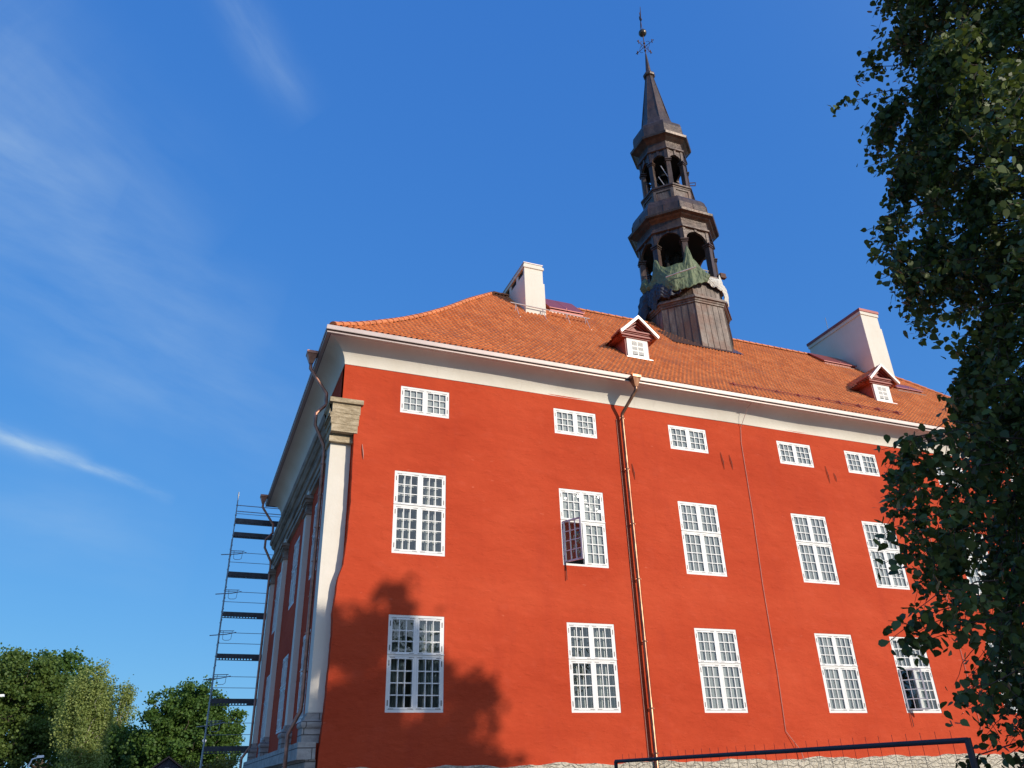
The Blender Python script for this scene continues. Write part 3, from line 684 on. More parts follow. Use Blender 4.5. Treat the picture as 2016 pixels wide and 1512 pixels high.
# ------------------------------------------------------------ dormers
def dormer(cx, zb=17.0, yw=2.62):
    b = MB(); hw = .56
    b.extr([(yw, zb), (yw, 18.22), (yw + 2.2, 18.22), (yw + 1.15, 18.0)], lambda a, c_, t: (t, a, c_), cx - hw, cx + hw)
    o = b.build('dormer', M_REDW); o.parent = hall; o.location = (0, 0, -GZ)
    # roof slopes: run back to the main roof
    r_ = MB(); ex = .90; zt, ze_ = 18.98, 18.12; uvs = []
    for sgn in (-1, 1):
        P0 = []; nseg = 42
        for i in range(7):
            f_ = i / 6; x = cx + sgn * ex * (1 - f_); z = ze_ + (zt - ze_) * f_
            yb = float(np.interp(z - .02, pz, py)) + .05
            for lo in (0, .93):
                if i == 6 and lo: break
                f2 = (i + lo) / 6; x = cx + sgn * ex * (1 - f2); z = ze_ + (zt - ze_) * f2; yb = float(np.interp(z, pz, py)) + .1
                row = []
                for k in range(nseg + 1):
                    y = yw - .30 + (yb - yw + .30) * k / nseg; ph = ((y / TW) % 1.0); h = .028 * max(0, math.sin(ph / .62 * math.pi) if ph < .62 else 0) + .025 * (1 - lo)
                    row.append((x + sgn * .6 * h, y, z + h * .75))
                P0.append(row)
        r_.rings(P0, closed=False)
        r_.add([(cx + sgn * ex, yw - .32, ze_ - .03), (cx, yw - .32, zt - .03), (cx, 5.2, zt - .03), (cx + sgn * ex, 4.0, ze_ - .03)], [(0, 1, 2, 3)])
    ro = r_.build('dormer_roof', M_RIDGE, o)
    bg_ = MB()
    for sgn in (-1, 1):
        bg_.extr([(cx + sgn * (ex - .02), ze_ - .08), (cx + sgn * (ex + .03), ze_ + .03), (cx, zt + .05), (cx, zt - .10)], lambda a, c_, t: (a, t, c_), yw - .38, yw - .28)
    bg_.build('bargeboard', M_PALEM, o)
    pd = MB()
    pd.extr([(cx - .84, 18.26), (cx + .84, 18.26), (cx, 18.94)], lambda a, c_, t: (a, t, c_), yw - .02, yw + .06)
    for ins, yf, th in ((0.0, yw - .26, .07), (.13, yw - .20, .055), (.25, yw - .12, .05)):
        for sgn in (-1, 1):
            a0 = (cx + sgn * (.86 - ins * 1.25), 18.27 + 0.03); a1 = (cx, 18.93 - ins * .92)
            pd.extr([(a0[0], a0[1]), (a0[0] - sgn * th * 1.6, a0[1]), (a1[0], a1[1] - th), (a1[0], a1[1])], lambda a, c_, t: (a, t, c_), yf, yw + .02)
    for k, (d, z0, z1) in enumerate(((.26, 18.24, 18.30), (.20, 18.19, 18.24), (.15, 18.15, 18.19), (.18, 18.08, 18.15), (.10, 18.02, 18.08))):
        pd.box(cx - .62 - d, cx + .62 + d, yw - d, yw + .3 + d, z0, z1)
    pd.box(cx - .84, cx - .56, yw + .1, yw + 1.5, 18.05, 18.2); pd.box(cx + .56, cx + .84, yw + .1, yw + 1.5, 18.05, 18.2)
    pd.build('pediment', M_REDW, o)
    sh = MB(); z0, z1 = zb + .03, 18.02; H = z1 - z0; x0, x1 = cx - .5, cx + .5; ya = yw - .05
    sh.box(x0, x1, ya + .03, yw + .02, z0, z1, 0)
    fxs = [x0 + .28, cx - .035, cx + .035, x1 - .28]; 
    sh.box(x0, x0 + .24, ya, ya + .03, z0, z1); sh.box(x1 - .24, x1, ya, ya + .03, z0, z1)
    sh.box(x0 + .24, x1 - .24, ya, ya + .03, z0, z0 + .16); sh.box(x0 + .24, x1 - .24, ya, ya + .03, z1 - .13, z1); sh.box(cx - .03, cx + .03, ya, ya + .03, z0 + .16, z1 - .13)
    hh = (H - .29) / 3
    for j in range(3):
        zz0 = z0 + .16 + hh * j
        if j: sh.box(x0 + .24, x1 - .24, ya + .001, ya + .03, zz0 - .03, zz0 + .03)
        for (a, b_) in ((x0 + .24, cx - .03), (cx + .03, x1 - .24)):
            sh.box(a, b_, ya + .026, ya + .0295, zz0, zz0 + hh, 1)
            for q in range(4):
                zq = zz0 + .045 + (hh - .06) * (q + .5) / 4; sh.extr([(ya - .0, zq - .022), (ya + .024, zq + .012), (ya + .024, zq + .022), (ya - .0, zq - .012)], lambda a_, c_, t: (t, a_, c_), a + .01, b_ - .01)
    sh.box(x0 - .12, x1 + .12, yw - .16, yw + .05, zb - .02, zb + .02, 2)
    sh.build('louvred_shutter', [M_WHITE2, M_DARK, M_PALEM], o)
    fl = MB()
    for sgn in (-1, 1):
        xx = cx + sgn * hw; fl.extr([(yw - .1, zb - .06), (yw - .1, zb + .02), (yw + 1.75, 18.60 - .0), (yw + 1.75, 18.50)], lambda a, c_, t: (t, a, c_), xx, xx + sgn * .05)
    fl.build('flashing', M_GUTTER, o)
    return o
dormer(12.42, 17.06); dormer(25.78, 17.06)

# ------------------------------------------------------------ roof hatches, rail, snow guard
def hatch(x0, x1, y0, y1, hf, hb, panes):
    h_ = MB(); z0 = prof(y0); z1 = prof(y1)
    h_.extr([(y0, z0 - .1), (y0, z0 + hf), (y1, z1 + hb), (y1, z1 - .1)], lambda a, c_, t: (t, a, c_), x0, x1)
    o = h_.build('roof_hatch', M_REDM); o.parent = hall; o.location = (0, 0, -GZ)
    l_ = MB(); ov = .07; sl = (z1 + hb - z0 - hf) / (y1 - y0)
    for k in range(panes):
        a = x0 - ov + (x1 - x0 + 2 * ov) * k / panes; b_ = x0 - ov + (x1 - x0 + 2 * ov) * (k + 1) / panes
        l_.extr([(y0 - ov, z0 + hf - ov * sl), (y0 - ov, z0 + hf + .05 - ov * sl), (y1 + ov, z1 + hb + .05 + ov * sl), (y1 + ov, z1 + hb + ov * sl)], lambda p, c_, t: (t, p, c_), a, b_ - .015)
        l_.box(b_ - .045, b_ - .016, y0 - ov, y0 - ov + .03, z0 + hf - .02, z0 + hf + .08)
    l_.build('hatch_lid', M_REDM, o)
    f_ = MB(); f_.box(x0 - .12, x1 + .12, y0 - .14, y0 - .02, z0 - .10, z0 - .02); f_.build('flashing', M_PALEM if x0 < 15 else M_GUTTER, o)
hatch(10.55, 12.3, 6.85, 8.0, .30, .30, 2)
hatch(27.3, 29.5, 7.0, 7.9, .24, .2, 2)
hatch(29.75, 31.5, 4.95, 5.7, .22, .05, 2)
t = MB(); t.tube([(8.1, 5.9, 21.0), (12.1, 5.9, 20.93)], .028, 8)
for x in (8.35, 9.7, 10.9, 11.9):
    t.tube([(x, 5.9, 20.97), (x, 5.98, prof(5.98) + .03)], .014, 6); t.tube([(x, 5.9, 20.97), (x, 5.55, prof(5.55) + .05)], .014, 6); t.box(x - .03, x + .03, 5.4, 6.0, prof(5.4) + .02, prof(5.4) + .05)
part(t, 'roof_rail', M_PALEM)
t = MB(); t.tube([(15.3, .80, prof(.80) + .16), (24.5, .80, prof(.80) + .16)], .016, 6); t.tube([(15.3, .76, prof(.76) + .09), (24.5, .76, prof(.76) + .09)], .012, 6)
for k in range(9):
    x = 15.6 + k * 1.08; t.extr([(.66, prof(.66) + .0), (.82, prof(.82) + .22), (1.1, prof(1.1) + .02)], lambda a, c_, q: (q, a, c_), x - .015, x + .015)
part(t, 'snow_guard', M_REDM)

# ------------------------------------------------------------ tower
TX, TY = 19.29, 8.12
def octp(r, z, rot=0.0): return [(TX + r * math.cos(R(22.5 + 45 * k) + rot), TY + r * math.sin(R(22.5 + 45 * k) + rot), z) for k in range(8)]
def octo(prof_, mb=None, m=0, caps=True):
    mb = mb or MB(); mb.rings([octp(r, z) for r, z in prof_], m, cap0=caps, cap1=caps); return mb
sh = octo([(2.52, 18.5), (2.36, 21.0), (2.26, 23.45)])
def face_frame(k):   # midpoint direction, tangent of face k (between vertices k and k+1)
    a = R(45 * (k + 1)); return Vector((math.cos(a), math.sin(a), 0)), Vector((-math.sin(a), math.cos(a), 0))
def seams(mb, r0, z0, r1, z1, n, wdt=.022, out=.022):
    for k in range(8):
        nrm, tan = face_frame(k)
        for i in range(n + 1):
            f_ = -1 + 2 * i / n; q = []
            for r_, z in ((r0, z0), (r1, z1)):
                ap = r_ * math.cos(R(22.5)); hw = r_ * math.sin(R(22.5)); c_ = Vector((TX, TY, z)) + nrm * ap + tan * hw * f_ * .985
                q.append([c_ - tan * wdt / 2 - nrm * .01, c_ + tan * wdt / 2 - nrm * .01, c_ + tan * wdt / 2 + nrm * out, c_ - tan * wdt / 2 + nrm * out])
            mb.rings(q, cap0=True, cap1=True)
seams(sh, 2.52, 18.5, 2.36, 21.0, 5); seams(sh, 2.36, 21.0, 2.26, 23.4, 5)
tower = sh.build('tower', M_SHAFT); tower.parent = hall; tower.location = (0, 0, -GZ)
def tp(mb, name, m=M_TCU, smooth=False): return mb.build(name, m, tower, smooth)
tp(octo([(2.26, 23.30), (2.33, 23.31), (2.33, 23.40), (2.37, 23.41), (2.40, 23.50), (2.48, 23.52), (2.48, 23.62), (2.38, 23.66), (2.38, 23.74), (2.31, 23.76), (2.22, 23.84)]), 'ledge', M_SHAFT)
pn = octo([(2.21, 23.86), (2.13, 25.05)]); seams(pn, 2.21, 23.86, 2.13, 25.05, 6, .014, .012); tp(pn, 'tower_panelling', M_SHAFT)
tp(octo([(2.13, 25.05), (2.26, 25.08), (2.26, 25.2), (2.05, 25.24)]), 'window_sill')
def arcade(z0, zs, zt, rad, pw, pier_r, name):
    """open arches between vertex posts; wall thickness inside"""
    w_ = MB(); ap = rad * math.cos(R(22.5)); hw = rad * math.sin(R(22.5)); th = .14
    for k in range(8):
        nrm, tan = face_frame(k); C0 = Vector((TX, TY, 0)) + nrm * ap
        ra = hw - pw * .5; rz = min(ra, zt - zs - .08)
        pts = [(-hw, zs), (-ra, zs)] + [(-ra * math.cos(t_), zs + rz * math.sin(t_)) for t_ in np.linspace(0, math.pi, 15)[1:-1]] + [(ra, zs), (hw, zs)]
        vs = []; nseg = len(pts)
        for d in (0, -th):
            for a, z in pts: vs.append(C0 + tan * a + nrm * d + Vector((0, 0, z)))
            for a, z in pts: vs.append(C0 + tan * a + nrm * d + Vector((0, 0, zt)))
        fs = []
        for i in range(nseg - 1):
            fs.append((i, i + 1, nseg + i + 1, nseg + i)); fs.append((2 * nseg + i, 2 * nseg + i + 1, 3 * nseg + i + 1, 3 * nseg + i)); fs.append((i, i + 1, 2 * nseg + i + 1, 2 * nseg + i))
        w_.add(vs, fs)
        # keystone and raised panels
        kz = zs + rz
        for (a0, a1, b0, b1, o_) in ((-.07, .07, kz - .02, zt, .05), (-hw, -hw + .16, zs, zt, .04), (hw - .16, hw, zs, zt, .04)):
            q = [C0 + tan * a + nrm * d + Vector((0, 0, z)) for z in (b0, b1) for a, d in ((a0, 0), (a1, 0), (a1, o_), (a0, o_))]
            w_.add(q, [(0, 1, 2, 3), (4, 5, 6, 7), (0, 1, 5, 4), (1, 2, 6, 5), (2, 3, 7, 6), (3, 0, 4, 7)])
    tp(w_, 'arcade_wall')
    p = MB(); R_ = pier_r
    def post(cx, cy, a, w2, za, zb):
        c_, s_ = math.cos(a), math.sin(a); q = []
        for z in (za, zb):
            for dx, dy in ((-w2, -w2), (w2, -w2), (w2, w2), (-w2, w2)): q.append((cx + dx * c_ - dy * s_, cy + dx * s_ + dy * c_, z))
        return q
    F = [(0, 1, 2, 3), (4, 5, 6, 7), (0, 1, 5, 4), (1, 2, 6, 5), (2, 3, 7, 6), (3, 0, 4, 7)]
    for k in range(8):
        a = R(22.5 + 45 * k); cx, cy = TX + (rad - .12) * math.cos(a), TY + (rad - .12) * math.sin(a)
        pm = MB(); pm.add(post(cx, cy, a, pw * .5, z0, zs - .18), F)
        pm.add(post(cx, cy, a, pw * .5 + .05, zs - .18, zs - .13), F); pm.add(post(cx, cy, a, pw * .5 + .0, zs - .13, zs - .06), F); pm.add(post(cx, cy, a, pw * .5 + .07, zs - .06, zs + .01), F)
        pm.add(post(cx, cy, a, pw * .5 + .02, z0, z0 + .08), F)
        tp(pm, 'post')
arcade(25.2, 27.45, 28.25, 2.12, .30, 2.0, 'lower')
tp(octo([(2.16, 28.22), (2.26, 28.26), (2.26, 28.36), (2.15, 28.42), (2.13, 28.9), (2.2, 28.95), (2.34, 29.02), (2.42, 29.08), (2.60, 29.14), (2.64, 29.26), (2.60, 29.30), (2.35, 29.34)], caps=True), 'cornice')
lr = octo([(2.36, 29.33), (2.34, 29.60), (2.32, 29.95), (2.24, 30.25), (2.08, 30.5), (1.84, 30.66), (1.5, 30.70)]); seams(lr, 2.36, 29.33, 2.32, 29.95, 2, .03, .02); tp(lr, 'lantern_roof')
up = octo([(1.52, 30.68), (1.47, 31.62)])
for k in range(8):
    nrm, tan = face_frame(k); ap = 1.5 * math.cos(R(22.5)); hw = 1.5 * math.sin(R(22.5)); C0 = Vector((TX, TY, 0)) + nrm * ap
    for a0, a1, b0, b1 in ((-hw, -hw + .16, 30.7, 31.6), (hw - .16, hw, 30.7, 31.6), (-hw + .16, hw - .16, 31.48, 31.6), (-hw + .16, hw - .16, 30.7, 30.8)):
        q = [C0 + tan * a + nrm * d + Vector((0, 0, z)) for z in (b0, b1) for a, d in ((a0, -.03), (a1, -.03), (a1, .03), (a0, .03))]
        up.add(q, [(0, 1, 2, 3), (4, 5, 6, 7), (0, 1, 5, 4), (1, 2, 6, 5), (2, 3, 7, 6), (3, 0, 4, 7)])
tp(up, 'lantern_base', M_SHAFT)
tp(octo([(1.47, 31.6), (1.55, 31.63), (1.55, 31.70), (1.62, 31.74), (1.62, 31.84), (1.45, 31.88)]), 'window_sill')
arcade(31.85, 33.85, 34.6, 1.40, .25, 1.3, 'upper')
tp(octo([(1.44, 34.58), (1.52, 34.62), (1.52, 34.72), (1.42, 34.76), (1.40, 35.25), (1.46, 35.3), (1.58, 35.38), (1.68, 35.45), (1.84, 35.52), (1.88, 35.66), (1.84, 35.70), (1.6, 35.74)]), 'cornice')
ur = octo([(1.62, 35.72), (1.62, 36.5), (1.58, 36.75), (1.48, 36.88), (1.30, 36.95), (1.22, 36.98), (1.06, 37.35), (.95, 37.75)]); tp(ur, 'lantern_roof')
sp = octo([(.95, 37.72), (.80, 38.5), (.58, 40.0), (.25, 42.1)]); seams(sp, .95, 37.72, .26, 42.0, 1, .03, .02); tp(sp, 'spire')
tp(octo([(.24, 42.05), (.36, 42.1), (.40, 42.2), (.36, 42.32), (.2, 42.36)]), 'collar')
tp(octo([(.20, 42.3), (.13, 43.2), (.05, 44.25)]), 'spire_tip')
rd = MB(); rd.tube([(TX, TY, 44.2), (TX, TY, 46.1)], .03, 8); rd.tube([(TX, TY, 46.5), (TX, TY, 48.35)], .022, 8); tp(rd, 'finial_rod', M_IRON)
bl = MB(); nb = 16
bl.rings([[(TX + .27 * math.cos(p_) * math.cos(2 * math.pi * k / nb), TY + .27 * math.cos(p_) * math.sin(2 * math.pi * k / nb), 46.3 + .27 * math.sin(p_)) for k in range(nb)] for p_ in np.linspace(-1.5, 1.5, 11)], cap0=True, cap1=True)
M_BALL = simple('dark_copper_ball', (0.10, 0.085, 0.07), 0.3, metal=0.7); tp(bl, 'finial_ball', M_BALL, True)
cr = MB()
for a in (20, 110):
    u = Vector((math.cos(R(a)), math.sin(R(a)), 0)); c0 = Vector((TX, TY, 44.95))
    cr.tube([c0 - u * .62, c0 + u * .62], .018, 6)
    for sgn in (-1, 1):
        tip = c0 + u * .62 * sgn; cr.tube([tip - Vector((0, 0, .16)), tip + Vector((0, 0, .16))], .03, 6); cr.tube([tip - u * .08, tip + u * .14 * sgn], [.05, .02], 6)
        arcp = [c0 + u * sgn * (.12 + .3 * math.sin(t_)) + Vector((0, 0, .35 * math.cos(t_))) for t_ in np.linspace(.2, 2.9, 8)]
        cr.tube(arcp, .014, 5)
for z in (44.6, 44.95, 45.3): cr.tube([(TX, TY, z - .05), (TX, TY, z + .05)], .07, 6)
tp(cr, 'wrought_iron_cross', M_IRON)
vn = MB(); ux = Vector((math.cos(R(65)), math.sin(R(65)), 0))
def vp(a, b, t): return Vector((TX, TY, 0)) + ux * a + Vector((-ux.y, ux.x, 0)) * t + Vector((0, 0, b))
vn.extr([(-.5, 48.3), (-.15, 48.0), (.0, 47.95), (.3, 48.35), (.36, 48.1), (.1, 47.6), (.5, 47.3), (.3, 47.25), (-.05, 47.4), (-.42, 47.1), (-.2, 47.6), (-.32, 47.9)], vp, -.015, .015)
tp(vn, 'weather_vane', M_IRON)
# interior: floors, bell frame
for rr_, za_, zb_ in ((1.95, 25.1, 25.22), (2.0, 28.1, 28.2), (1.3, 31.75, 31.86), (1.32, 34.5, 34.57)): tp(octo([(rr_, za_), (rr_, zb_)]), 'deck_boards', M_DARK)
inn = MB()
inn.tube([(TX, TY, 25.2), (TX, TY, 28.1)], .16, 8); inn.box(TX - .8, TX + .8, TY - .05, TY + .05, 27.2, 27.35); inn.box(TX - .05, TX + .05, TY - .8, TY + .8, 27.2, 27.35)
ib2 = MB(); ib2.tube([(TX, TY, 31.8), (TX, TY, 34.5)], .1, 8); tp(ib2, 'bell_frame', M_DARK)
for a in range(0, 360, 90):
    u = Vector((math.cos(R(a)), math.sin(R(a)), 0)) * .75; inn.tube([Vector((TX, TY, 25.2)) + u, Vector((TX, TY, 28.1)) + u * .8], .09, 6)
tp(inn, 'bell_frame', M_DARK)
for zt_, sc_, nm in ((34.35, .62, 'bell'), (27.9, .85, 'bell')):
    b_ = MB(); pr_ = [(.0, 0), (.28, -.05), (.40, -.3), (.48, -.8), (.62, -1.25), (.80, -1.5), (.78, -1.52)]
    b_.rings([[(TX + r_ * sc_ * math.cos(2 * math.pi * k / 16), TY + r_ * sc_ * math.sin(2 * math.pi * k / 16), zt_ + z * sc_) for k in range(16)] for r_, z in [(max(r_, .01), z) for r_, z in pr_]]); tp(b_, nm, M_BALL, True)
st = MB()
st.tube([(TX - .9, TY - 1.0, 33.4), (TX - .25, TY - 1.15, 31.9)], .025, 6); st.tube([(TX - 1.1, TY - .9, 32.6), (TX - .8, TY - 1.0, 31.9)], .02, 6)
st.tube([(TX + .85, TY - 1.8, 25.75), (TX - .85, TY - 1.8, 25.75)], .035, 6)
for k in range(7): st.tube([(TX - .6 + k * .22, TY - 1.8, 25.2), (TX - .6 + k * .22, TY - 1.8, 25.75)], .02, 6)
tp(st, 'railing', M_PALEM)
sk = MB(); sk.box(TX + 1.95, TX + 2.3, TY - 1.1, TY - .9, 26.15, 26.45); sk.tube([(TX + 1.8, TY - 1.0, 26.3), (TX + 2.4, TY - 1.0, 26.3)], .04, 6); sk.tube([(TX + 1.3, TY - .6, 33.1), (TX + 1.65, TY - .7, 33.15), (TX + 1.6, TY - .7, 32.9), (TX + 1.3, TY - .6, 32.9)], .03, 6)
tp(sk, 'wall_bracket', M_IRON)
fl = MB()
fl.add([(TX - 2.7, TY - 2.45, prof(TY - 2.45) + .13), (TX + 1.35, TY - 2.45, prof(TY - 2.45) + .13), (TX + 1.35, TY - 1.0, prof(TY - 1.0) + .09), (TX - 2.7, TY - 1.0, prof(TY - 1) + .09)], [(0, 1, 2, 3)])
part(fl, 'flashing', M_GUTTER)

# ------------------------------------------------------------ tarpaulins on the tower
def drape(name, a0, a1, rf, top, bot, m, label, cat, fold=.05, nfold=9, seed=1, n=90, nv=18, bulge=.12):
    mb = MB(); rings = []
    for j in range(nv + 1):
        f_ = j / nv; row = []
        for i in range(n + 1):
            t_ = i / n; a = R(a0 + (a1 - a0) * t_); z = top(t_) * (1 - f_) + bot(t_) * f_
            k = ((math.degrees(a) + 360) % 45) - 22.5 if False else (((math.degrees(a) - 22.5) % 45) - 22.5)
            ro = rf(z) * math.cos(R(22.5)) / math.cos(R(k)) * .5 + rf(z) * .5
            ro += bulge * math.sin(math.pi * f_) * (0.6 + .4 * math.sin(t_ * 13 + seed)) + fold * math.sin(t_ * nfold * 6.283 + seed + 2.2 * f_ + 1.5 * math.sin(t_ * 7)) * (.25 + f_) + fold * .6 * math.sin(t_ * nfold * 15 + f_ * 5 + seed * 2) * (.3 + .7 * f_)
            ro += fold * .9 * abs(math.sin(t_ * 21 + 9 * f_ + seed)) * math.sin(math.pi * min(1, f_ * 1.4)) - fold * .7 * abs(math.sin(t_ * 33 - 14 * f_ + seed * 3))
            row.append((TX + ro * math.cos(a), TY + ro * math.sin(a), z + .05 * math.sin(t_ * 31 + seed) * f_ + .025 * math.sin(t_ * 77) * f_))
        rings.append(row)
    mb.rings(rings, closed=False); o = mb.build(name, m, None, True)
    md = o.modifiers.new('thickness', 'SOLIDIFY'); md.thickness = .02
    tag(o, label, cat); return o
def pw(pts): 
    X_ = [p[0] for p in pts]; Y_ = [p[1] for p in pts]; return lambda t_: float(np.interp(t_, X_, Y_))
rfT = lambda z: 2.34 + max(0, 25.1 - z) * .22
# angles: vertex V1 = -157.5, V2 = -112.5, V3 = -67.5
drape('green_tarpaulin', -188, -90, rfT, pw([(0, 25.5), (.06, 25.85), (.10, 25.7), (.14, 25.15), (.22, 25.4), (.28, 26.1), (.31, 26.45), (.345, 26.35), (.38, 25.95), (.44, 25.75), (.5, 25.72), (.62, 25.80), (.69, 25.78), (.72, 26.05), (.745, 26.6), (.77, 26.85), (.80, 26.55), (.83, 26.0), (.88, 25.8), (.96, 25.35), (1, 25.1)]),
      pw([(0, 24.9), (.1, 25.0), (.2, 24.75), (.32, 24.8), (.40, 24.45), (.5, 24.1), (.62, 23.95), (.75, 24.1), (.85, 24.3), (.93, 24.5), (1, 24.6)]), M_TARP, 'crumpled green tarpaulin tied round the open arches of the tower', 'tarpaulin', .028, 4, 1.0, 170, 26, .22)
drape('white_netting', -97, -38, lambda z: 2.26 + max(0, 25.2 - z) * .10, pw([(0, 25.2), (.2, 25.05), (.45, 25.1), (.6, 25.25), (.70, 25.7), (.8, 25.5), (1, 25.2)]),
      pw([(0, 24.75), (.2, 24.55), (.4, 24.35), (.55, 24.35), (.7, 23.95), (.85, 23.8), (1, 23.9)]), M_NET, 'bunched white netting wrapped over the tower sill beside the green tarpaulin', 'netting', .035, 3, 3.0, 120, 20, .13)
drape('dark_tarpaulin', -203, -128, lambda z: 2.36 + max(0, 25.1 - z) * .12, pw([(0, 25.1), (.3, 24.95), (.6, 24.95), (.8, 24.7), (1, 24.55)]),
      pw([(0, 23.0), (.12, 22.4), (.2, 22.6), (.26, 23.4), (.36, 24.1), (.45, 23.5), (.52, 23.2), (.58, 23.9), (.75, 23.75), (1, 23.85)]), M_TARPD, 'dark blue tarpaulin hanging in rags below the green one on the tower', 'tarpaulin', .06, 5, 5.0, 120, 20, .12)

t = MB(); t.tube([(TX - 2.2, TY - 1.75, 24.75), (TX - 1.65, TY - 2.3, 24.85), (TX - .95, TY - 2.72, 25.05)], .035, 8)
o = t.build('wooden_batten', M_PALEM); tag(o, 'pale wooden batten lying across the folds of the green tarpaulin', 'batten')
# ------------------------------------------------------------ scaffolding
SY = 17.5; sx0 = -2.03
sc = empty('scaffolding', (sx0, SY, GZ), 'tall steel scaffolding with perforated decks behind the far corner of the hall', 'scaffolding')
M_DECK = simple('dark_steel_deck', (0.07, 0.075, 0.085), 0.6, metal=0.3, var=0.3, scale=6)
def scp(mb, name, m=M_STEEL): o = mb.build(name, m, sc); o.location = (-sx0, -SY, -GZ); return o
for x, y, zt in ((sx0, SY, 14.78), (sx0, SY + .75, 12.6), (sx0 + 2.57, SY, 13.0), (sx0 + 2.57, SY + .75, 12.6)):
    t = MB(); t.tube([(x, y, GZ), (x, y, zt)], .025, 8)
    z = 1.1
    while z < zt: t.tube([(x, y, z - .03), (x, y, z + .03)], .042, 8); z += .5
    scp(t, 'standard')
decks = [13.35, 12.66, 10.74, 8.88, 7.02, 5.12, 3.2, 1.3]
for i, z in enumerate(decks):
    d = MB(); x0, x1 = sx0 + .03, sx0 + 2.54
    d.box(x0, x1, SY - .02, SY + .02, z - .10, z + .10); 
    for q in range(2): d.box(x0, x1, SY + .05 + q * .34, SY + .36 + q * .34, z + .01, z + .045)
    k = 0; x = x0 + .08
    while x < x1 - .1:   # rungs of holes under the deck edge
        d.box(x, x + .055, SY - .012, SY + .012, z - .155, z - .102); x += .13 if x < x0 + 1.5 or x > x1 - .55 else .05
    d.box(x0, x1, SY - .02, SY + .02, z - .19, z - .157)
    scp(d, 'deck', M_DECK)
    rl = MB()
    for dz in ((.55, 1.02) if i != 0 else (.45, .75)):
        rl.tube([(sx0, SY, z + dz), (sx0 + 2.57, SY, z + dz)], .013 if i else .02, 6)
    scp(rl, 'guard_rail')
    if 2 <= i <= 6:
        br = MB(); zb = z + .95 + .0
        br.tube([(sx0 - .42, SY, zb - .08), (sx0 + .3, SY, zb + .0), (sx0 + .72, SY, zb + .1)], .022, 6)
        br.tube([(sx0, SY, zb + .14), (sx0 + .62, SY, zb + .16)], .018, 6)
        br.tube([(sx0 + .15, SY, zb + .14), (sx0 + .16, SY, zb - .22), (sx0 + .24, SY, zb - .27), (sx0 + .44, SY, zb - .26), (sx0 + .52, SY, zb - .2), (sx0 + .54, SY, zb + .14)], .012, 6)
        scp(br, 'bracket')

# ------------------------------------------------------------ street lamps and hut
def street_lamp(x, y, ztop, dx, label):
    o = empty('street_lamp', (x, y, GZ), label, 'street lamp', 'white street lamps among the trees')
    p = MB(); p.tube([(0, 0, 0), (0, 0, ztop - GZ - .5), (dx * .25, 0, ztop - GZ - .12), (dx, 0, ztop - GZ)], [.07, .05, .045, .04], 8); p.build('pole', M_GLOBE, o)
    h_ = MB(); h_.rings([[(dx * .8 + q, sy * .13, ztop - GZ + z) for q, sy, z in ((0, -1, -.05), (dx * .9, -1, -.02), (dx * .9, 1, -.02), (0, 1, -.05))], [(dx * .8 + q, sy * .10, ztop - GZ + z) for q, sy, z in ((0, -1, .1), (dx * .85, -1, .12), (dx * .85, 1, .12), (0, 1, .1))]], cap0=True, cap1=True); h_.build('lamp_head', M_GLOBE, o)
street_lamp(-11.75, 42, 3.85, .45, 'white bent street lamp low in front of the birch on the left')
street_lamp(-14.6, 40, 7.35, .5, 'white street lamp head at the left edge of the picture')
o = empty('globe_lamp', (-1.0, 50, GZ), 'slim park lamp with a white globe, behind the scaffolding', 'street lamp')
p = MB(); p.tube([(-.1, 0, 0), (0, 0, 5.15)], .05, 8); p.build('pole', M_GLOBE, o)
p = MB(); p.rings([[(.16 * math.cos(a) * math.cos(t_), .16 * math.cos(a) * math.sin(t_), 5.38 + .16 * math.sin(a)) for t_ in np.linspace(0, 6.283, 13)[:-1]] for a in np.linspace(-1.5, 1.5, 8)], cap0=True, cap1=True); p.build('globe', M_GLOBE, o, True)
o = empty('gabled_hut', (-3.4, 45, GZ), 'small dark gabled hut in front of the trees by the scaffolding', 'hut')
h_ = MB(); h_.extr([(-1.5, 0), (1.5, 0), (1.5, 2.9), (0, 4.0), (-1.5, 2.9)], lambda a, b, t: (a, t, b), 0, 4); h_.build('wall', M_TARPD, o)
h_ = MB()
for s_ in (-1, 1): h_.extr([(0, 4.17), (s_ * 1.75, 2.88), (s_ * 1.75, 2.80), (0, 4.05)], lambda a, b, t: (a, t, b), -.25, 4.2)
h_.build('roof', M_GUTTER, o)
h_ = MB(); h_.box(-.15, .15, -.03, .02, 2.9, 3.4); h_.build('window', M_WHITE2, o)

# ------------------------------------------------------------ temporary fence in the foreground
A = Vector((.49, -14.67, 0)); B = Vector((.86, -18.16, 0)); ZT = 1.735
fc = empty('fence_panel', (A.x, A.y, GZ), 'dark steel mesh fence panel in the foreground below the birch', 'fence')
def fp(mb, name, m=M_FENCE): o = mb.build(name, m, fc); o.location = (-A.x, -A.y, -GZ); return o
def P3(t_, z): q = A.lerp(B, t_); return (q.x, q.y, z)
f = MB(); f.tube([P3(0, ZT), P3(.01, ZT), P3(.99, ZT), P3(1, ZT)], .0155, 10); fp(f, 'top_rail')
f = MB(); f.tube([P3(0, GZ + .15), P3(1, GZ + .15)], .019, 8); fp(f, 'bottom_rail')
for t_ in (0, 1):
    f = MB(); f.tube([P3(t_, GZ + .03), P3(t_, ZT + (.012 if t_ else .0))], .0185 if t_ else .017, 10); fp(f, 'post')
f = MB(); L_ = (B - A).length
for k in range(1, int(L_ / .1)): f.tube([P3(k * .1 / L_, GZ + .12), P3(k * .1 / L_ + .004, ZT + .055)], .0017, 4)
for z in (.3, .7, 1.1, 1.5): f.tube([P3(0, z), P3(1, z)], .0017, 4)
fp(f, 'wire_mesh')

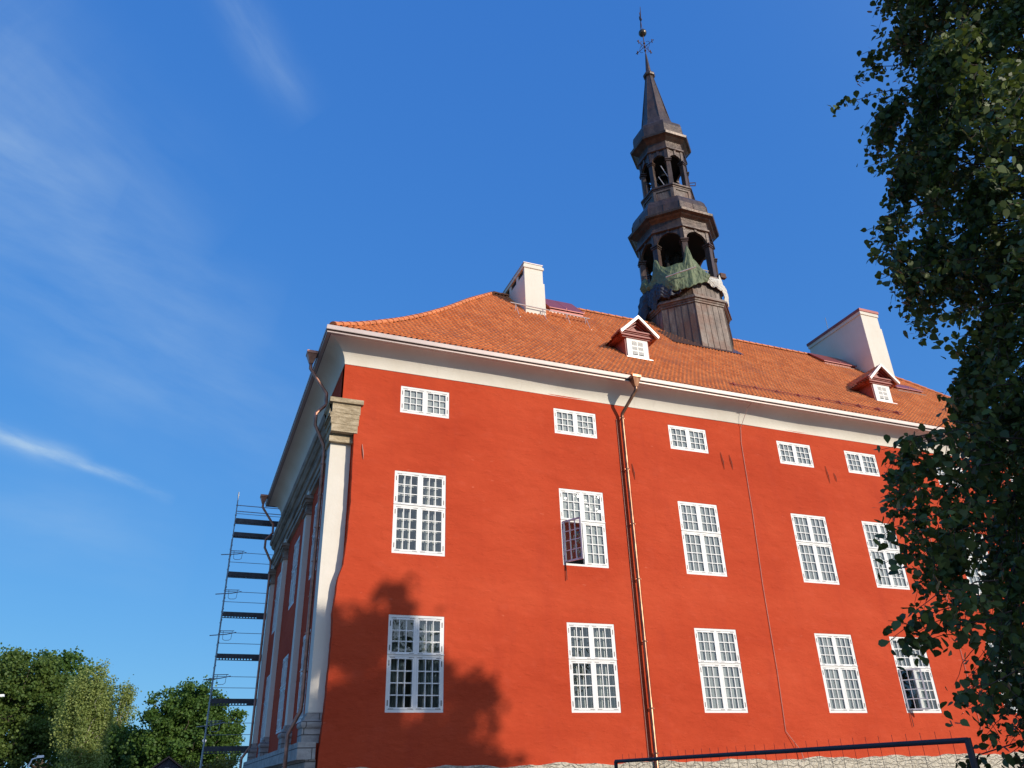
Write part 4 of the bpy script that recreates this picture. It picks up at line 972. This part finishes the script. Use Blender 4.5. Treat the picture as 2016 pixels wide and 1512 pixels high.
# ------------------------------------------------------------ trees
def leaves_mesh(name, centers, size, m, parent, shape='leaf', aspect=.75, down=0.3, jit=.35):
    n = len(centers); sz = size * (1 + jit * (rng.random(n) * 2 - 1))
    # random normals and in-plane axes
    nrm = rng.normal(size=(n, 3)); nrm[:, 2] = np.abs(nrm[:, 2]) * .8 + .2; nrm /= np.linalg.norm(nrm, axis=1)[:, None]
    ax = rng.normal(size=(n, 3)); ax[:, 2] -= down * 3; ax -= nrm * (ax * nrm).sum(1)[:, None]; ax /= np.linalg.norm(ax, axis=1)[:, None]
    bx = np.cross(nrm, ax)
    if shape == 'leaf': prof_ = [(-.5, 0), (-.32, .36), (0, .42), (.28, .24), (.6, 0), (.28, -.24), (0, -.42), (-.32, -.36)]
    else: prof_ = [(-.5, -.1), (-.1, .5), (.5, .2), (.35, -.45), (-.2, -.5)]
    k = len(prof_); V = np.zeros((n, k, 3)); fold = .12
    for i, (a, b) in enumerate(prof_):
        V[:, i] = centers + ax * (a * sz)[:, None] + bx * (b * aspect * 1.25 * sz)[:, None] + nrm * (abs(b) * fold * sz)[:, None]
    me_ = bpy.data.meshes.new(name); me_.vertices.add(n * k); me_.vertices.foreach_set('co', V.reshape(-1)); me_.loops.add(n * k); me_.loops.foreach_set('vertex_index', np.arange(n * k)); me_.polygons.add(n)
    me_.polygons.foreach_set('loop_start', np.arange(n) * k); me_.polygons.foreach_set('loop_total', np.full(n, k)); me_.materials.append(m); me_.update(calc_edges=True)
    o = bpy.data.objects.new(name, me_); COL.objects.link(o)
    if parent is not None: o.parent = parent
    return o
def branch(mb, a, b, r0, r1, sag=0.0, n=6, wob=.05):
    a, b = Vector(a), Vector(b); L_ = (b - a).length; pts = []; rr = []
    for i in range(n + 1):
        t_ = i / n; p_ = a.lerp(b, t_); p_.z += sag * L_ * math.sin(math.pi * t_)
        if 0 < i < n: p_ += Vector((random.uniform(-1, 1), random.uniform(-1, 1), random.uniform(-1, 1))) * wob * L_
        pts.append(p_); rr.append(r0 + (r1 - r0) * t_)
    mb.tube(pts, rr, 6, caps=False); return pts
def tree(name, label, base, H, lobes, ncl, lpc, lsize, clr, leafm, barkm=M_BARK, group=None, trunk_r=.3, droop=0.0, shape='clump', top=None, shell=.55):
    """lobes: list of (dx,dy,z,rx,ry,rz) ellipsoids"""
    o = empty(name, base, label, 'tree', group)
    wts = np.array([l[3] * l[4] * l[5] for l in lobes]) ** .65; wts = wts / wts.sum(); cl = []
    pick = rng.choice(len(lobes), ncl, p=wts)
    for p_ in pick:
        l = lobes[p_]; d = rng.normal(size=3); d /= np.linalg.norm(d); rad = (shell + (1 - shell) * rng.random()) if rng.random() < .8 else rng.random() * shell
        cl.append([l[0] + d[0] * l[3] * rad, l[1] + d[1] * l[4] * rad, l[2] + d[2] * l[5] * rad])
    cl = np.array(cl); cs = clr * (.6 + .8 * rng.random(len(cl)))
    off = rng.normal(size=(len(cl), lpc, 3)) * .5; off[:, :, 2] *= .7
    c_ = cl[:, None, :] + off * cs[:, None, None]
    if droop:
        dd = rng.random((len(cl), lpc)) ** 1.3 * droop; c_[:, :, 2] -= dd; c_[:, :, 0] = cl[:, None, 0] + off[:, :, 0] * cs[:, None] * (1 - .55 * dd / droop)
    c_ = c_.reshape(-1, 3)
    leaves_mesh('crown', c_, lsize, leafm, o, shape)
    t = MB(); zt = max(l[2] for l in lobes); pts = branch(t, (0, 0, 0), (lobes[0][0] * .3, 0, zt), trunk_r, trunk_r * .25, 0, 8, .01)
    for q in cl[:: max(1, len(cl) // 46)]:
        z0 = max(1.5, q[2] * .55); i = min(len(pts) - 1, int(z0 / zt * 8)); branch(t, pts[i], q, trunk_r * .28, trunk_r * .05, .05)
    t.build('trunk', barkm, o, True)
    return o
GR = 'trees beyond the far end of the hall'
B0 = GZ
tree('linden_tree', 'broad olive green tree at the far left edge, before the birch', (-17.2, 60, B0), 14, [(-2.6, 0, 9.2, 3.0, 3, 4.4), (1.2, 0, 9.3, 3.2, 3, 4.4), (3.1, -1, 7.0, 2.2, 2.5, 3.6), (0, 0, 5.2, 5.5, 3.5, 3.4), (2.6, 0, 11.3, 1.3, 1.4, 1.9), (-.2, 0, 11.6, 1.4, 1.3, 1.9), (3.8, 0, 10.3, 1.1, 1.2, 1.6)], 520, 100, .19, .62, L_OLIVE, group=GR)
tree('birch_tree', 'tall pale yellow green birch with drooping twigs, second tree from the left', (-9.7, 52, B0), 12, [(.1, 0, 7.3, 1.7, 1.6, 3.7), (.6, 0, 9.2, 1.1, 1.0, 2.1), (-1.2, 0, 8.4, 1.1, 1.1, 2.4), (.3, 0, 3.5, 2.3, 2.0, 3.0), (.2, 0, 10.3, .6, .6, 1.7), (-1.1, 0, 10.1, .55, .55, 1.4)], 420, 90, .12, .46, L_BIRCH, M_BIRCHB, GR, .16, 1.6)
tree('birch_tree', 'thin pale birch top in the gap beside the rounded green tree', (-8.4, 66, B0), 11.5, [(.1, 0, 8.6, 1.3, 1.2, 3.2), (.3, 0, 10.3, .6, .6, 1.4), (0.3, 0, 4.6, 1.8, 1.6, 3.6)], 150, 90, .13, .5, L_BIRCH, M_BIRCHB, GR, .14, 1.5)
tree('linden_tree', 'rounded deep green tree behind the scaffolding', (-2.2, 60, B0), 11.5, [(0, 0, 7.6, 3.6, 3, 3.5), (-2.4, -.5, 6.6, 2.3, 2.2, 2.8), (2.4, 0, 6.4, 2.8, 2.6, 3.0), (0, -1, 4.2, 5.2, 3, 3.0), (.6, 0, 9.4, 1.8, 1.6, 1.5)], 500, 100, .19, .56, L_LINDEN, group=GR)
tree('linden_tree', 'low green tree between the birch and the rounded tree', (-8.2, 64, B0), 8.5, [(0, 0, 4.8, 3.4, 3, 3.6), (-3, 0, 3.6, 3.0, 3, 2.8), (3, 0, 3.6, 2.6, 3, 2.8)], 240, 90, .22, .85, L_LINDEN, group=GR)
tree('bush', 'yellowing bush below the rounded tree, behind the scaffolding', (-.2, 52, B0), 4.5, [(0, 0, 2.4, 2.8, 1.6, 1.9), (-1.6, 0, 2.0, 2, 1.5, 1.6)], 150, 80, .14, .5, L_YELLOW, group=GR, trunk_r=.1)
tree('linden_tree', 'green tree rising behind the olive tree at the far left', (-14.6, 72, B0), 15.5, [(0, 0, 10.5, 3.2, 3, 5.0), (-5, 0, 9.5, 3, 3, 5.2), (3, 0, 7.0, 3, 3, 4.6)], 320, 80, .26, 1.0, L_LINDEN, group=GR)
# trees on the near side of the square that shade the hall's corner and the birch
tree('maple_tree', 'leafy tree across the square that shades the lower corner wall', (17.6, -28.6, B0), 19, [(-.4, 0, 13.6, 1.7, 1.8, 4.5), (-.5, 0, 15.0, 1.3, 1.5, 2.2), (1.0, 0, 14.0, 1.8, 1.6, 2.5), (-1.1, 0, 17.6, .5, .5, 1.2), (-.5, 0, 17.8, .3, .4, 1.0), (.1, 0, 17.9, .4, .5, 1.5), (.95, 0, 17.5, .35, .5, 1.4), (1.6, 0, 16.7, .3, .4, .9), (1.6, 0, 13.2, 2.1, 1.8, 2.8), (2.5, 0, 13.4, 1.15, 1.3, 3.2), (3.0, 0, 16.2, .35, .4, 1.1), (1.0, 0, 8.6, 2.8, 2.2, 3.6)], 620, 60, .22, .46, L_LINDEN, shell=.15)
tree('maple_tree', 'leafy tree across the square that shades the near birch', (9.6, -29.6, B0), 12, [(0, 0, 6.2, 2.8, 2.4, 4.0), (-1.6, 0, 5.2, 2.0, 1.8, 3.6), (2.3, 0, 5.6, 2.2, 1.8, 4.2)], 420, 60, .32, .8, L_LINDEN)

# near birch on the right
BX, BY = 4.7, -18.2
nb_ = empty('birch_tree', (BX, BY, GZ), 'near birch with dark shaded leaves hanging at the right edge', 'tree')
# crown radius against height
CR = [(0.4, 2.2), (1.26, 2.66), (1.64, 2.58), (1.96, 2.66), (2.26, 2.76), (2.52, 2.87), (2.65, 2.8), (3.01, 2.65), (3.36, 2.74), (3.5, 2.67), (3.9, 2.6), (4.25, 2.4), (4.43, 2.08), (4.74, 1.92), (4.94, 1.77), (5.19, 1.71), (5.49, 1.85), (5.82, 1.94), (6.14, 1.91), (6.73, 2.06), (7.24, 2.1), (7.59, 2.0), (8.1, 1.88), (8.59, 1.74), (8.96, 1.72), (9.33, 1.74), (9.83, 1.5), (10.62, 1.15), (11.07, 0.8), (11.99, 0.19)]
def cr_(z): return float(np.interp(z, [c[0] for c in CR], [c[1] for c in CR])) * (1.02 if z < 4.1 else 1.04)
tw = MB(); trk = branch(tw, (BX, BY, GZ), (BX + .1, BY, 11.6), .17, .02, 0, 12, .006)
lc = []
def twig(a, b, sag, dens, thick=.005, spread=.06, hang=.16):
    pts = branch(tw, a, b, thick, .0018, sag, 5, .03)
    L_ = sum((q - p).length for p, q in zip(pts[:-1], pts[1:])); n = int(L_ * dens)
    for _ in range(n):
        t_ = random.random() ** .8 * (len(pts) - 1); i = min(len(pts) - 2, int(t_)); q = pts[i].lerp(pts[i + 1], t_ - i)
        lc.append((q.x + random.gauss(0, spread), q.y + random.gauss(0, spread), q.z + random.gauss(0, spread) - random.random() * hang))
def lump(a, z): return .5 + .25 * math.sin(3.1 * a + 2.1 * z) * math.sin(1.9 * z + a) + .25 * math.sin(7 * a + 1 + 4.3 * z)
CAMA = math.atan2(CAM.y - BY, CAM.x - BX)
for _ in range(2300):      # inner twigs
    z = random.uniform(.5, 11.6) if random.random() < .75 else random.uniform(.6, 4.5)
    a = CAMA + (random.uniform(-1.9, 1.5) if random.random() < .75 else random.uniform(-math.pi, math.pi))
    rad = cr_(z) * .80 * (random.random() ** .38); start_r = max(0.0, rad - random.uniform(.25, .7)); zs = z + random.uniform(.05, .5)
    twig((BX + math.cos(a) * start_r, BY + math.sin(a) * start_r, zs), (BX + math.cos(a) * rad, BY + math.sin(a) * rad, z), .05, 34)
for _ in range(300):       # drooping clumps that make the ragged outline
    z = random.uniform(.7, 11.4); a = CAMA + (random.uniform(-1.9, 1.4) if random.random() < .8 else random.uniform(-math.pi, math.pi))
    rc = cr_(z) * random.uniform(.70, 1.06); L2 = random.uniform(.25, .55)
    hub = Vector((BX + math.cos(a) * (rc - L2), BY + math.sin(a) * (rc - L2), z + .30))
    branch(tw, (BX + math.cos(a) * rc * .3, BY + math.sin(a) * rc * .3, z + .35), hub, .010, .006, .04)
    for k in range(9):
        aa = a + random.gauss(0, .55 / max(.6, rc)); tip = Vector((hub.x + math.cos(aa) * L2 * random.uniform(.5, 1.1), hub.y + math.sin(aa) * L2 * random.uniform(.5, 1.1), z - random.uniform(-.1, .42)))
        twig(hub, tip, .10, 44, .004, .045, .10)
for _ in range(1000):      # thick skirt low down
    z = random.uniform(.6, 2.4); a = CAMA + random.uniform(-1.4, 1.3); rad = cr_(z) * (.35 + .63 * random.random() ** .7) * (.85 + .15 * lump(a, z)); st_ = rad - random.uniform(.3, .7)
    twig((BX + math.cos(a) * st_, BY + math.sin(a) * st_, z + random.uniform(.2, .5)), (BX + math.cos(a) * rad, BY + math.sin(a) * rad, z), .05, 36)
for _ in range(70):
    z = random.uniform(1.5, 10.5); a = random.uniform(0, 2 * math.pi); r_ = cr_(z) * .7
    p0 = trk[min(12, int(max(.5, z - 1.0) / 11.8 * 12))]; branch(tw, p0, (BX + math.cos(a) * r_, BY + math.sin(a) * r_, z + .3), .022, .005, .05)
# longer sprays that stand out of the crown
def spray(p1, ln, sub=3, dens=44):
    p1 = Vector(p1); d = Vector((BX - p1.x, BY - p1.y, 0)).normalized(); p0 = p1 + d * ln + Vector((0, 0, .30 * ln))
    twig(p0, p1, .05, dens, .006, .035, .08)
    for k in range(sub):
        q = p0.lerp(p1, random.uniform(.15, .8)); twig(q, q + Vector((random.uniform(-.24, .06), random.uniform(-.15, .15), random.uniform(-.30, .08))), .03, dens, .003, .03, .06)
for p_, ln, sb in (((2.01, -18.96, 6.5), 1.0, 9), ((2.01, -18.96, 6.16), 1.0, 8), ((1.99, -18.72, 5.84), .9, 7), ((1.83, -18.84, 5.34), 1.0, 8), ((2.3, -18.66, 7.64), .8, 7), ((2.16, -18.83, 7.0), .9, 7), ((2.28, -18.84, 7.62), .8, 6), ((1.93, -19.26, 6.44), 1.1, 9), ((1.71, -18.83, 4.85), 1.0, 7), ((2.09, -18.69, 6.4), .9, 7), ((2.35, -17.29, 8.03), .9, 2), ((2.76, -17.51, 8.78), .6, 4), ((2.70, -17.42, 8.53), .6, 4), ((2.28, -17.52, 6.97), .9, 4), ((2.03, -17.52, 6.11), 1.1, 4), ((2.02, -17.51, 5.85), 1.0, 4), ((1.96, -17.6, 5.5), 1.1, 4),
                   ((1.94, -17.73, 4.94), 1.2, 4), ((2.04, -17.87, 4.69), 1.1, 4), ((1.85, -17.95, 4.11), 1.0, 4), ((1.39, -18.01, 3.69), .8, 4), ((1.14, -17.85, 3.66), 1.1, 5), ((1.08, -17.79, 3.31), 1.2, 6), ((1.16, -17.88, 3.44), 1.0, 5),
                   ((0.87, -17.86, 2.97), 1.1, 6), ((0.86, -17.84, 2.8), 1.0, 5), ((0.92, -17.95, 2.48), .8, 4), ((0.80, -17.87, 2.34), 1.0, 5), ((0.82, -17.88, 2.23), 1.0, 5), ((1.0, -18.01, 1.93), .9, 4)):
    spray(p_, ln, sb)
tw_o = tw.build('trunk', [M_TWIG], nb_, True); tw_o.location = (-BX, -BY, -GZ)
lc = np.array(lc); keep = np.linalg.norm(lc - np.array([CAM.x, CAM.y, CAM.z]), axis=1) > 3.9; lc = lc[keep]
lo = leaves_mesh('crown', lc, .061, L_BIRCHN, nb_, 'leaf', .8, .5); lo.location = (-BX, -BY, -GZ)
print('near birch leaves', len(lc))
